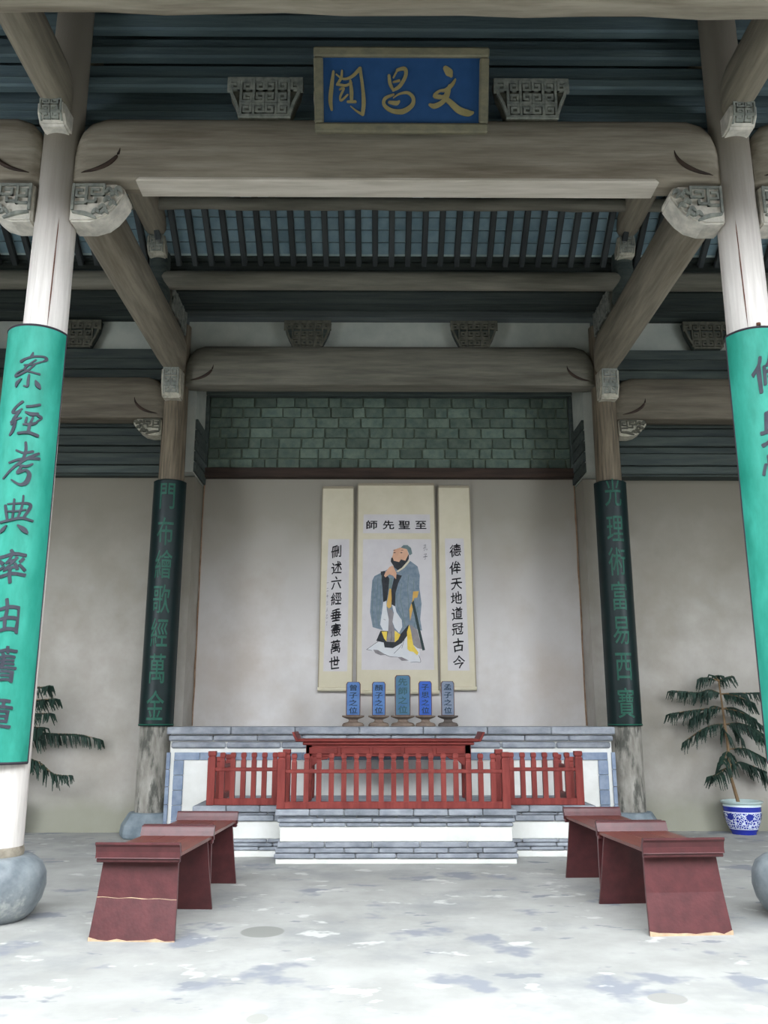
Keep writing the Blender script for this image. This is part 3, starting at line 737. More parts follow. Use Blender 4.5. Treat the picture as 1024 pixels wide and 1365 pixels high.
KAO = [[(135, 748, 14), (140, 800, 16), (130, 850, 14)], [(85, 800, 10), (130, 815, 12), (180, 800, 14)], [(50, 880, 12), (120, 855, 14), (220, 840, 16)], [(215, 808, 14), (150, 850, 16), (80, 910, 14), (20, 980, 10)], [(115, 895, 12), (150, 900, 14), (185, 880, 10)], [(125, 905, 12), (105, 945, 16), (150, 925, 14), (172, 950, 22), (160, 1000, 24), (125, 1018, 14), (75, 990, 8)]]
DIAN = [[(20, 1150, 14), (30, 1190, 16), (40, 1235, 12)], [(35, 1140, 8), (90, 1135, 10), (150, 1130, 14), (165, 1150, 18), (135, 1215, 14)], [(70, 1110, 10), (72, 1180, 12), (70, 1225, 10)], [(120, 1085, 10), (118, 1150, 12), (100, 1225, 10)], [(35, 1185, 8), (80, 1185, 10), (140, 1170, 8)], [(0, 1255, 12), (60, 1240, 14), (120, 1225, 14), (185, 1235, 12)], [(40, 1275, 8), (22, 1300, 20), (10, 1315, 12)], [(105, 1270, 10), (140, 1295, 26), (160, 1312, 14)]]
k = 1 / 4.71; n_ = 0
for nm, ss, cxp, cyp in (('an', AN, 192, 296), ('jing', JING, 160, 602), ('kao', KAO, 122, 884), ('dian', DIAN, 90, 1200)):
    py = 430 + cyp * k; zc = z_on(py, 30, yb - RB); sc_ = 1.0 / F * (yb - RB) * k * 1.02
    g = MB()
    for i, s_ in enumerate(ss):
        emboss(g, stroke([(x - cxp, cyp - y, w * 1.15) for x, y, w in s_]), cyl(BXL, yb, RB, zc, (sc_ * 1.04, sc_ * 1.04), .06), .006 + .0005 * i)
    raw('character', g, 'grey_ink', tl)
for ch, py in (('率', 758), ('由', 824), ('舊', 889), ('章', 956)):
    v, f = glyph(ch, 0, 6); g = MB()
    emboss(g, boldened((calli(v), f), .012), cyl(BXL, yb, RB, z_on(py - 2, 20, yb - RB), (.26, .30), .06), .007); raw('character', g, 'grey_ink', tl)
for ch, py in (('修', 496), ('身', 566), ('慎', 628)):
    v, f = glyph(ch, 0, 6); g = MB()
    emboss(g, boldened((calli(v), f), .014), cyl(BXR, yb, RB, z_on(py, 1010, yb - RB), (.29, .36), .0), .007); raw('character', g, 'grey_ink', tr)
make('nail', MB().lathe([(.02, bt + .06), (.02, bt + .08)], FX, FY - .2, 8), 'rust', tr)

yb2 = BY - .02; RB2 = .235
bt2, bb2 = z_on(640, 228, yb2 - .2), z_on(967, 207, yb2 - .2)
for s, nm, chars in ((-1, 'left', '門布繪歌經萬金'), (1, 'right', '光理術富易西寶')):
    x = s * (BX - .0)
    t = arc_board('couplet_board', 'very dark green curved board with green seal characters on the %s rear column' % nm, x, yb2, bb2, bt2, RB2, math.radians(84), 'dark_board', 'green_ink' if 0 else 'dark_board', 'dark rear couplet boards')
    for i, ch in enumerate(chars):
        py = (660, 708, 752, 798, 843, 891, 941)[i] - (4 if s > 0 else 0)
        v, f = glyph(ch, 0, 5); g = MB()
        emboss(g, boldened((v, f), .004), cyl(x, yb2, RB2, z_on(py, 512 + s * 290, yb2 - RB2), (.25, .43), -s * .02), .005); raw('character', g, 'green_ink', t)
    make('bottom_rail', MB().tube([(x + RB2 * math.sin(a), yb2 - RB2 * math.cos(a), bb2 + .01) for a in [math.radians(-84 + 12 * q) for q in range(15)]], .010, 6), 'green_ink', t)

# ================================================================= ALTAR PLATFORM
def course(parent, name, x0, x1, y, depth, z0, z1, m, seg=.42, gap=.008, bev=.008, seed=0):
    """a row of stones across the front at y, going back by depth"""
    rr = random.Random(seed); n = max(1, round((x1 - x0) / seg)); w = (x1 - x0) / n
    for i in range(n):
        piece(name, box_mesh(w - gap, depth, z1 - z0 - .004, m, bev), parent, (x0 + (i + .5) * w, y + depth / 2 + rr.uniform(-.002, .004), (z0 + z1) / 2))
PZ = 1.425
t = thing('altar_platform', 'long masonry altar platform with grey stone coping and blue tile border below the scrolls', 'platform', (0, 11.9, 0))
X0, X1 = -2.97, 2.97
zz = lambda py: zat(py, 11.9, 300)
make('body', MB().box(X0 + .04, X1 - .04, 11.97, 13.38, 0, PZ - .03), 'white_lime', t)
course(t, 'coping_stone', X0, X1, 11.87, .55, zz(979), PZ, 'step_stone', .9, .006, .012, 1)
make('coping_fill', MB().box(X0, X1, 12.42, 13.38, PZ - .08, PZ - .002), 'step_stone', t)
course(t, 'moulding_stone', X0 + .02, X1 - .02, 11.91, .3, zz(988), zz(980), 'step_stone', .62, .006, .015, 2)
course(t, 'moulding_stone', X0 + .05, X1 - .05, 11.94, .3, zz(998), zz(989), 'step_stone', .7, .006, .02, 3)
# blue tile border, in front of the white body, on both sides of the fence and above it
zt0, zt1 = zz(1013.5), zz(1003)
course(t, 'border_tile', X0 + .10, X1 - .10, 11.95, .04, zt0, zt1, 'blue_tile', .33, .006, .004, 5)
for s in (-1, 1):
    n = 5; h = (zt0 - .05) / n
    for i in range(n):
        piece('border_tile', box_mesh(.13, .04, h - .006, 'blue_tile', .004), t, (s * (X1 - .165), 11.97, .05 + h * (i + .5)))
        piece('border_tile', box_mesh(.05, .05, h * 1.16 - .006, 'blue_tile', .004), t, (s * (X1 - .025), 11.97, .0 + h * 1.16 * (i + .5)))

def stepped(name, label, x0, x1, y, y1, lays, inset):
    t = thing(name, label, 'platform', ((x0 + x1) / 2, y, 0))
    top = zat(lays[0][0], y, 512); make('body', MB().box(x0 + .07, x1 - .07, y + .07, y1, 0, top - .012), 'white_lime', t)
    make('paving', MB().box(x0 + .05, x1 - .05, y + .2, y1, top - .015, top - .001), 'step_stone', t)
    for k, (ya, yb_, off, m) in enumerate(lays):
        za, zb_ = zat(ya, y), max(0.0, zat(yb_, y))
        if m == 'white_lime':
            make('white_band', MB().box(x0 + off, x1 - off, y + off, y + .3, zb_, za), m, t, .006)
        else:
            course(t, 'stone_slab', x0 + off, x1 - off, y + off, .3, zb_, za, m, .38 + .05 * (k % 3), .006, .01, k)
            n = 2 if y1 - y < .5 else 4
            for s, xx in ((-1, x0 + off), (1, x1 - off)):
                piece('stone_slab', box_mesh(.25, (y1 - y - .3 - off), za - zb_ - .004, m, .01), t, (xx - s * .125, (y + .3 + off + y1) / 2, (za + zb_) / 2))
    return t
PFY, PSY = 9.98, 10.47
lays_c = [(1079, 1088, .0, 'step_stone'), (1088, 1091, .03, 'step_stone'), (1091, 1097, .02, 'step_stone'), (1097, 1103, .04, 'step_stone'), (1103, 1123, .055, 'white_lime'), (1123, 1131, .03, 'step_stone'), (1131, 1138, .01, 'step_stone'), (1138, 1145, .0, 'step_stone'), (1145, 1154, .02, 'white_lime')]
lays_s = [(1074, 1083, .0, 'step_stone'), (1083, 1087, .03, 'step_stone'), (1087, 1095, .02, 'step_stone'), (1095, 1119, .055, 'white_lime'), (1119, 1124, .03, 'step_stone'), (1124, 1129, .01, 'step_stone'), (1129, 1134, .0, 'step_stone'), (1134, 1143, .02, 'white_lime')]
stepped('front_platform', 'projecting stepped platform of grey slabs under the middle of the red fence', -1.30, 1.345, PFY, 10.46, lays_c, .06)
stepped('low_platform', 'wide low stepped platform behind the projecting step, carrying the side fences', -2.3, 2.33, PSY, 11.9, lays_s, .06)
ftop = zat(1079, PFY); stop_ = zat(1074, PSY)

# ---------------------------------------------------------------- red fence
def baluster(x, y, z0, z1):
    mb = MB(); w = .028; h = z1 - z0
    pr = [(w, 0), (w, h - .09), (w * .8, h - .08), (w * .8, h - .06), (w * 1.05, h - .045), (w * 1.05, h - .012), (w * .7, h)]
    mb.loft([[(x - a, y - a, z0 + b), (x + a, y - a, z0 + b), (x + a, y + a, z0 + b), (x - a, y + a, z0 + b)] for a, b in pr])
    return mb
def post(x, y, z0, z1, w=.045):
    h = z1 - z0; pr = [(w, 0), (w, h - .075), (w * .8, h - .07), (w * .8, h - .055), (w, h - .05), (w, h)]
    return MB().loft([[(x - a, y - a, z0 + b), (x + a, y - a, z0 + b), (x + a, y + a, z0 + b), (x - a, y + a, z0 + b)] for a, b in pr])
def fence(label, p0, p1, z0, nb, h=.60, posts=(True, True)):
    (x0, y0), (x1, y1) = p0, p1; t = thing('fence_section', label, 'fence', ((x0 + x1) / 2, (y0 + y1) / 2, z0), 'red wooden altar fence')
    dx, dy = x1 - x0, y1 - y0; L_ = math.hypot(dx, dy); ux, uy = dx / L_, dy / L_
    def rail(za, zb_, hw):
        nx, ny = -uy * hw, ux * hw; mb = MB()
        c = [(x0 + nx, y0 + ny), (x1 + nx, y1 + ny), (x1 - nx, y1 - ny), (x0 - nx, y0 - ny)]
        return mb.loft([[(a, b, za) for a, b in c], [(a, b, zb_) for a, b in c]])
    if posts[0]: make('post', post(x0, y0, z0, z0 + h), 'red_paint', t, .004)
    if posts[1]: make('post', post(x1, y1, z0, z0 + h), 'red_paint', t, .004)
    make('bottom_rail', rail(z0, z0 + .075, .035), 'red_paint', t, .006)
    make('middle_rail', rail(z0 + .375, z0 + .415, .033), 'red_paint', t, .006)
    sp_ = L_ / (nb + 1)
    for i in range(nb):
        q = (i + 1) * sp_
        make('baluster', baluster(x0 + ux * q, y0 + uy * q, z0 + .07, z0 + h - .015), 'red_paint', t)
    return t
fy = PFY + .09; sy = PSY + .10
XL, XR = -1.245, 1.24
fence('long middle section of the red fence, standing forward on the projecting step', (XL, fy), (XR, fy), ftop, 17)
fence('short red fence section left of the middle one', (-2.11, sy), (XL - .01, sy), stop_, 6, posts=(True, False))
fence('short red fence section right of the middle one', (XR + .01, sy), (2.165, sy), stop_, 6, posts=(False, True))
fence('red fence end piece turning back to the altar at the left', (-2.11, sy + .42), (-2.11, 11.78), stop_, 0, .52)
fence('red fence end piece turning back to the altar at the right', (2.165, sy + .42), (2.165, 11.78), stop_, 0, .52)
for x, nm in ((XL, 'left'), (XR, 'right')):
    t = thing('fence_post', 'red fence post just behind the %s corner post of the middle section' % nm, 'post', (x, sy + .02, stop_), 'red inner fence posts')
    make('post', post(x + (.0), sy + .03, stop_, stop_ + .62), 'red_paint', t, .004)

# ---------------------------------------------------------------- red altar table
ty0, ty1 = 11.05, 11.62
tx0, tx1 = xat(397, 985, ty0), xat(639, 985, ty0); tz = zat(985, ty0)
t = thing('altar_table', 'long red altar table with upturned ends behind the red fence', 'table', ((tx0 + tx1) / 2, 11.35, stop_))
make('tabletop', MB().box(tx0, tx1, ty0, ty1, tz - .035, tz), 'table_red', t, .008)
for s, x in ((-1, tx0), (1, tx1)):
    P = [(x, tz - .035), (x, tz), (x + s * .02, tz + .03), (x + s * .045, tz + .085), (x + s * .075, tz + .08), (x + s * .05, tz + .02), (x + s * .02, tz - .035)]
    make('upturned_end', MB().prism(P, 'y', ty0, ty1), 'table_red', t, .004)
make('moulding', MB().box(tx0 + .06, tx1 - .06, ty0 + .02, ty1 - .02, tz - .075, tz - .034), 'table_red', t, .01)
az0 = zat(1011, ty0)
make('apron', MB().box(tx0 + .10, tx1 - .10, ty0 + .04, ty0 + .07, az0 + .02, tz - .07), 'table_red', t, .006)
for i in range(5):
    a = tx0 + .14 + i * (tx1 - tx0 - .28) / 5; b = a + (tx1 - tx0 - .28) / 5 - .04
    make('apron_panel', MB().box(a, b, ty0 + .028, ty0 + .042, az0 + .05, tz - .10), 'table_red', t, .006)
for s, x in ((1, tx0 + .14), (-1, tx1 - .14)):
    P = [(x - s * .03, az0 + .022), (x + s * .26, az0 + .022), (x + s * .22, az0 - .01), (x + s * .12, az0 - .03), (x + s * .07, az0 - .08), (x - s * .03, az0 - .10)]
    make('corner_bracket', MB().prism(P, 'y', ty0 + .045, ty0 + .07), 'table_red', t, .004)
    for yy in (ty0 + .08, ty1 - .08):
        make('leg', MB().box(x - .04, x + .04, yy - .04, yy + .04, stop_, tz - .06), 'table_red', t, .008)
make('back_apron', MB().box(tx0 + .12, tx1 - .12, ty1 - .07, ty1 - .04, az0 + .02, tz - .07), 'table_red', t, .006)

# ---------------------------------------------------------------- tablets on the ledge
def tablet(px, top, w, m, text, label, ystand=964, sm='tablet_stand', ink='tablet_ink'):
    Y = 12.62; x = xat(px, 940, Y); z0 = PZ; zs = z0 + .145; zt = zat(top, Y); hw = w / 2 / F * Y
    t = thing('memorial_tablet', label, 'tablet', (x, Y, z0), 'row of spirit tablets')
    k = hw / .1
    pr = [(.150, 0), (.155, .02), (.135, .045), (.075, .06), (.062, .075), (.062, .095), (.12, .115), (.155, .13), (.155, .15)]
    rings = []
    for r, z in pr: rings.append([(x + a, Y + b, z0 + z) for a, b in sup(0, 0, r * k, r * .55, 20, 3)])
    make('stand', MB().loft(rings), sm, t, 0, True)
    h0 = z0 + .148
    P = [(x - hw, h0), (x + hw, h0), (x + hw * 1.02, zt - .03), (x + hw * .82, zt), (x - hw * .82, zt), (x - hw * 1.02, zt - .03)]
    make('rim', MB().prism(P, 'y', Y - .025, Y + .025), 'tablet_rim', t, .004)
    P2 = [(x + (a - x) * .88, h0 + .01 + (b - h0) * .965) for a, b in P]
    make('face', MB().prism(P2, 'y', Y - .029, Y - .02), m, t)
    n = len(text); hh = (zt - h0 - .05) / n; g = MB()
    for i, ch in enumerate(text):
        v, f = glyph(ch); zc = zt - .03 - hh * (i + .5)
        emboss(g, boldened((v, f), .02), lambda a, b, d: (x + a * hw * 1.25, Y - .029 - d, zc + b * hh * .86), .002)
    raw('lettering', g, ink, t)
tablet(471, 909, 18.5, 'tablet_blue', '曾子之位', 'light blue tablet at the left end of the row, on its stand')
tablet(505, 909, 17.5, 'tablet_blue', '顏子之位', 'light blue tablet second from the left, beside the tall one')
tablet(537, 900, 20, 'tablet_teal', '先師之位', 'tallest tablet in the middle of the row, faded teal', ink='tablet_faded')
tablet(567, 908, 17, 'tablet_deep', '子思之位', 'bright deep blue tablet right of the tallest one')
tablet(597, 908, 17, 'tablet_grey', '孟子之位', 'faded grey-blue tablet at the right end of the row', sm='tablet_stand_dark')

# ---------------------------------------------------------------- scrolls
SY = 13.34
def sheet(name, corners, off, m, parent, th=.006):
    """flat quad given by pixel corners on the back wall plane"""
    p = [at(x, y, SY) for x, y in corners]; mb = MB()
    v = [Vector((q.x, SY - off - th, q.z)) for q in p] + [Vector((q.x, SY - off, q.z)) for q in p]
    mb.add(v, [(0, 1, 2, 3), (7, 6, 5, 4), (0, 4, 5, 1), (1, 5, 6, 2), (2, 6, 7, 3), (3, 7, 4, 0)])
    return make(name, mb, m, parent)
def scroll(label, c, paper, txt=None, tx=None, group='hanging scrolls'):
    b = at((c[2][0] + c[3][0]) / 2, c[2][1], SY)
    t = thing('hanging_scroll', label, 'scroll', (b.x, SY, b.z), group)
    sheet('edging', [(c[0][0] - 1.2, c[0][1] - 1.2), (c[1][0] + 1.2, c[1][1] - 1.2), (c[2][0] + 1.4, c[2][1]), (c[3][0] - 1.4, c[3][1])], 0, 'scroll_edge', t)
    sheet('silk_mount', c, .007, 'scroll_silk', t)
    for q in paper: sheet('paper', q, .014, 'scroll_paper', t, .003)
    for yy, r in ((c[0][1] - 1, .02), (c[2][1] + 1, .03)):
        x0_ = at(c[3][0] - 1.5 if yy > 700 else c[0][0], yy, SY); x1_ = at(c[2][0] + 1.5 if yy > 700 else c[1][0], yy, SY)
        make('roller', MB().tube([(x0_.x, SY - .022, x0_.z), (x1_.x, SY - .022, x1_.z)], r, 12), 'scroll_edge' if yy < 700 else 'scroll_silk', t, 0, True)
    return t
def write(parent, ch, px, py, w, h, m='black_ink', bold=.013, cal=True, off=.018):
    p = at(px, py, SY); k = SY / F * 1.0
    v, f = glyph(ch); g = MB()
    if cal: v = calli(v)
    emboss(g, boldened((v, f), bold), lambda a, b, d: (p.x + a * w * k, SY - off - d, p.z + b * h * k), .002); raw('character', g, m, parent)
ls = scroll('narrow hanging calligraphy scroll left of the portrait', [(431, 651), (471, 651), (469, 918), (425, 918)], [[(438, 719), (466, 719), (463, 895), (431, 895)]])
cs = scroll('wide hanging portrait scroll of a robed bearded man in the middle', [(478, 647), (578, 646), (584, 922), (476, 922)], [[(485, 686), (573, 686), (574, 711), (484, 711)], [(484, 719), (575, 719), (579, 893), (482, 893)]])
rs = scroll('narrow hanging calligraphy scroll right of the portrait', [(585, 650), (625, 650), (634, 917), (588, 917)], [[(593, 718), (618, 718), (626, 894), (597, 894)]])
for ch, x, y in zip('刪述六經垂憲萬世', (449, 449, 448.5, 448.5, 448, 448, 447.5, 446), (735, 757, 777, 798, 820, 840, 862, 884)): write(ls, ch, x, y, 15, 18)
for ch, x, y in zip('德侔天地道冠古今', (607, 607, 608.5, 608.5, 609.5, 610, 611, 612), (734, 757, 777.5, 797.5, 818, 838, 860, 883)): write(rs, ch, x, y, 16, 18)
for ch, x in zip('師先聖至', (495.5, 518, 539, 561)): write(cs, ch, x, 700, 16.5, 13, bold=.02, cal=False)
for ch, y in zip('孔子', (730, 742)): write(cs, ch, 567, y, 6, 9, 'faint_ink', .0)
for i in range(7): write(ls, '一二十三人乙丁'[i], 437 - i * .2, 777 + i * 9, 3, 6, 'faint_ink', 0)
def patch(name, pts, m, k, org=(470, 640), s=8.533):
    p = [at(org[0] + x / s, org[1] + y / s, SY) for x, y in pts]; g = MB()
    tri = tessellate_polygon([[Vector((q.x, q.z, 0)) for q in p]]); n = len(p); th = .018 + .0007 * k
    v = [Vector((q.x, SY - th, q.z)) for q in p]; g.add(v, [list(t_) for t_ in tri]); return raw(name, g, m, parent=cs)
A = (470, 640); B = (470, 760)
patch('painted_cloud', [(165, 905), (240, 850), (320, 810), (600, 740), (700, 830), (760, 900), (770, 1050), (680, 1055), (500, 990), (380, 970), (300, 960), (230, 915)], 'paint_white', 0, B)
patch('painted_robe', [(330, 30), (500, -60), (560, -90), (660, -100), (740, -40), (765, 60), (760, 200), (785, 380), (770, 560), (790, 690), (690, 660), (610, 690), (540, 735), (490, 690), (330, 680), (230, 650), (200, 480), (210, 300), (225, 120), (250, 70)], 'robe_blue', 1, B)
patch('painted_hem', [(320, 690), (270, 805), (355, 825), (365, 880), (460, 888), (560, 830), (620, 750), (640, 620), (540, 735), (480, 700)], 'robe_black', 2, B)
patch('painted_lapel', [(320, 20), (365, 10), (420, 100), (410, 220), (390, 345), (350, 365), (340, 200)], 'robe_black', 3, B)
patch('painted_lapel', [(505, 50), (562, 65), (520, 150), (490, 260), (485, 415), (445, 395), (440, 230), (470, 100)], 'robe_black', 3, B)
patch('painted_sash', [(420, 210), (440, 215), (445, 330), (440, 420), (415, 440), (385, 410), (400, 330)], 'paint_ochre', 4, B)
patch('painted_underrobe', [(420, 90), (460, 90), (440, 215), (410, 215)], 'cap_grey', 4, B)
patch('painted_sleeve', [(350, 365), (385, 355), (390, 450), (412, 560), (405, 690), (350, 690), (315, 620), (335, 480)], 'paint_white', 5, B)
patch('painted_sleeve', [(450, 395), (485, 415), (500, 480), (560, 570), (565, 650), (530, 715), (480, 660), (455, 590), (470, 490)], 'paint_white', 5, B)
patch('painted_skirt', [(395, 440), (450, 450), (470, 500), (455, 600), (480, 690), (480, 820), (385, 815), (405, 690), (412, 560)], 'paint_grey', 4, B)
patch('painted_trim', [(330, 700), (395, 700), (385, 812), (360, 780)], 'paint_yellow', 6, B)
patch('painted_trim', [(480, 690), (545, 735), (520, 790), (480, 822)], 'paint_yellow', 6, B)
patch('painted_robe_back', [(660, 620), (735, 680), (760, 780), (800, 900), (740, 890), (690, 850), (655, 720)], 'paint_grey', 6, B)
patch('painted_streamer', [(645, 620), (665, 700), (690, 850), (750, 940), (735, 970), (690, 930), (650, 925), (625, 900), (620, 700)], 'paint_yellow', 7, B)
patch('painted_ribbon', [(690, 245), (755, 240), (735, 315), (700, 320), (690, 420), (655, 580), (645, 450), (680, 350)], 'paint_ochre', 7, B)
patch('painted_staff', [(670, 375), (695, 345), (720, 450), (770, 680), (825, 910), (795, 915), (745, 700), (700, 500)], 'paint_staff', 8, B)
patch('painted_shoe', [(235, 905), (290, 910), (380, 965), (320, 970), (260, 945)], 'paint_grey', 8, B)
patch('painted_shoe', [(510, 990), (560, 990), (640, 1030), (560, 1032)], 'paint_grey', 8, B)
patch('painted_cap', [(545, 775), (580, 742), (625, 742), (665, 775), (680, 840), (650, 860), (620, 790)], 'cap_grey', 6, A)
patch('painted_face', [(470, 795), (545, 770), (620, 790), (636, 850), (610, 930), (540, 960), (470, 935), (445, 890), (460, 850)], 'paint_skin', 7, A)
patch('painted_beard', [(440, 890), (455, 880), (470, 920), (530, 935), (550, 905), (600, 920), (620, 880), (642, 840), (640, 900), (600, 970), (520, 1030), (480, 1000), (435, 930)], 'robe_black', 8, A)
patch('painted_collar', [(640, 910), (650, 930), (590, 1000), (520, 1050), (495, 1040), (560, 1000)], 'scroll_silk', 9, A)
patch('painted_hands', [(375, 1050), (420, 990), (460, 975), (500, 1060), (495, 1130), (460, 1090), (420, 1075), (375, 1110), (358, 1090)], 'paint_skin', 9, A)
def ink_line(pts, w, m, k, org=B, s=8.533):
    g = MB(); q = stroke([(x, y, w) for x, y in pts]); th = .018 + .0007 * k
    emboss(g, q, lambda a, b, d: (lambda p: (p.x, SY - th - d, p.z))(at(org[0] + a / s, org[1] + b / s, SY)), .0008); raw('brush_line', g, m, cs)
for pts in ([(240, 130), (232, 300), (225, 480), (245, 630)], [(290, 90), (282, 260), (278, 450), (300, 640)], [(560, 150), (545, 300), (570, 470), (600, 640)], [(640, 60), (625, 220), (640, 380), (630, 540)],
            [(700, 100), (690, 240)], [(500, 290), (520, 440), (575, 560), (600, 650)], [(740, 420), (720, 560), (700, 650)], [(330, 60), (322, 250), (310, 420), (300, 560)]):
    ink_line(pts, 7, 'cap_grey', 6)
for pts in ([(160, 905), (230, 855), (300, 805)], [(160, 905), (220, 915)], [(370, 960), (430, 985), (510, 990)], [(470, 950), (530, 890), (560, 850)], [(600, 750), (560, 890)], [(660, 1050), (720, 1045), (775, 1045), (755, 970)],
            [(440, 700), (445, 760), (430, 830)], [(355, 560), (375, 570)]):
    ink_line(pts, 4, 'robe_black', 9)
for x, y in ((478, 830), (555, 830)):
    patch('painted_eye', [(x - 16, y), (x, y - 7), (x + 18, y), (x, y + 5)], 'robe_black', 9, A)
for x, y in ((470, 800), (560, 800)):
    patch('painted_eyebrow', [(x - 14, y + 6), (x + 4, y - 4), (x + 26, y + 4), (x + 4, y + 2)], 'robe_black', 9, A)

# ================================================================= LOW ALTAR BENCHES
def low_table(label, x0, x1, y0, y1, h, rot=0.0, scratch=False):
    t = thing('low_table', label, 'table', ((x0 + x1) / 2, y0, 0), 'maroon low altar tables')
    zt = h - .075; zb_ = zt - .028
    n = 3; w = (x1 - x0) / n
    for i in range(n): make('top_plank', MB().box(x0 + i * w + .002, x0 + (i + 1) * w - .002, y0 + .03, y1 - .03, zb_, zt), 'maroon_top', t, .003)
    for s, ye in ((-1, y0), (1, y1)):
        i = -s
        P = [(ye + i * .03, zb_ - .005), (ye + i * .03, zt), (ye + i * .055, zt + .0), (ye + i * .035, zt + .035), (ye + i * .02, h - .01), (ye + i * .012, h), (ye - i * .018, h + .002), (ye - i * .02, h - .012), (ye - i * .004, h - .03), (ye + i * .004, zt + .01), (ye + i * .002, zb_ + .0), (ye - i * .003, zb_ - .006)]
        make('upturned_end', MB().prism(P, 'x', x0 - .012, x1 + .012), 'maroon', t)
        make('end_apron', MB().box(x0 - .008, x1 + .008, min(ye + i * .01, ye + i * .05), max(ye + i * .01, ye + i * .05), zb_ - .035, zb_ - .004), 'maroon', t, .006)
        # splayed slab leg
        a, b = (ye + i * .09), (ye - i * .03); th = .025; mb = MB(); zz1 = zb_ - .002
        f0 = .012
        P4 = [(x0 + .02, a), (x1 - .02, a), (x1 - .02, a + i * th), (x0 + .02, a + i * th)]
        Q4 = [(x0 - f0, b), (x1 + f0, b), (x1 + f0, b + i * th), (x0 - f0, b + i * th)]
        mid = [((p[0] + q[0]) / 2, (p[1] + q[1]) / 2 + i * .012) for p, q in zip(P4, Q4)]
        mb.loft([[(x, y, 0) for x, y in Q4], [(x, y, zz1 / 2) for x, y in mid], [(x, y, zz1) for x, y in P4]])
        make('leg', mb, 'maroon', t, .003)
        if s < 0:
            c = MB(); rr = random.Random(int(abs(x0) * 100))
            # chipped lower edge showing raw wood
            pts = [(x0 - f0, 0)]; m_ = 9
            for k in range(m_ + 1): pts.append((x0 - f0 + (x1 - x0 + 2 * f0) * k / m_, (.004 + .018 * rr.random()) * (1.6 if k in (0, m_) else 1)))
            pts.append((x1 + f0, 0)); c.prism(pts, 'y', b - .0015, b + .004); make('chipped_edge', c, 'raw_wood', t)
            if scratch:
                sc2 = MB(); zs = .275; f = zs / zz1; yc = (b + (a - b) * f) + i * .012 * (1 - abs(2 * f - 1)) - .002; m2 = 14
                sc2.tube([(x0 + .005 + (x1 - x0 - .01) * k / m2, yc, zs + .003 * math.sin(k * 1.3) - .012 * k / m2) for k in range(m2 + 1)], [.001 + .0025 * rr.random() for _ in range(m2 + 1)], 4)
                make('pale_scratch', sc2, 'raw_wood', t)
    t.rotation_euler.z = math.radians(rot)
    return t
ll0, ll1 = -2.235, -1.64
low_table('maroon low table front left, nearest the camera with a pale scratch across its leg', ll0 + .04, ll1 + .035, 6.65, 7.70, .65, -3.2, True)
low_table('maroon low table behind the front left one, nearer the altar', ll0 + .09, ll1 + .06, 7.80, 8.86, .65, -2.5)
rl0, rl1 = xat(857, 1120, 6.95), xat(965, 1120, 6.95)
low_table('maroon low table front right, nearest the camera', rl0 - .04, rl1 - .06, 6.80, 7.90, .66, 4.2)
low_table('maroon low table behind the front right one, nearer the altar', rl0 - .085, rl1 - .15, 8.0, 9.15, .66, 2.6)

# ================================================================= POTTED PINES
def branch(parent, pts, r, seed, droop=.14, dens=26):
    rr = random.Random(seed); pts = [Vector(p) for p in pts]
    # resample
    P = []
    for i in range(len(pts) - 1):
        p0, p1, p2, p3 = pts[max(i - 1, 0)], pts[i], pts[i + 1], pts[min(i + 2, len(pts) - 1)]
        for k in range(6):
            t_ = k / 6; P.append(.5 * (2 * p1 + (p2 - p0) * t_ + (2 * p0 - 5 * p1 + 4 * p2 - p3) * t_ * t_ + (3 * p1 - p0 - 3 * p2 + p3) * t_ ** 3))
    P.append(pts[-1]); L_ = sum((a - b).length for a, b in zip(P, P[1:]))
    st = MB().tube(P, [r * (1 - .7 * i / len(P)) for i in range(len(P))], 5)
    b = make('branch', st, 'trunk', parent, 0, True)
    g = MB(); n = int(L_ * dens * 3.6)
    for i in range(n):
        u = .12 + .88 * rr.random(); k = min(len(P) - 2, int(u * (len(P) - 1))); p = P[k].lerp(P[k + 1], rr.random())
        d = (P[k + 1] - P[k]).normalized(); side = d.cross(Vector((0, 0, 1))).normalized() * rr.choice((-1, 1))
        l = droop * (.55 + .7 * rr.random()) * (.55 + .7 * math.sin(math.pi * min(1, u * .9)))
        a1 = p + side * l * .35 + d * l * .3 + Vector((0, 0, -.12 * l)); a2 = p + side * l * .62 + d * l * .5 + Vector((0, 0, -l * .85))
        a1.y = min(a1.y, 12.68); a2.y = min(a2.y, 12.68)
        g.tube([p, a1, a2], [.009, .012, .004], 4)
        for q in range(4):
            v = p.lerp(a1, q / 3) if q < 2 else a1.lerp(a2, (q - 1) / 3)
            dd = (side * rr.uniform(-.4, .4) + d * rr.uniform(-.6, .6) + Vector((0, 0, rr.uniform(-.7, .1)))).normalized() * .03
            w_ = Vector((dd.z, 0, -dd.x)) * .12
            g.add([v - w_, v + w_, v + dd], [(0, 1, 2)])
    raw('needle_sprays', g, 'needle', b)['kind'] = 'stuff'
    return b
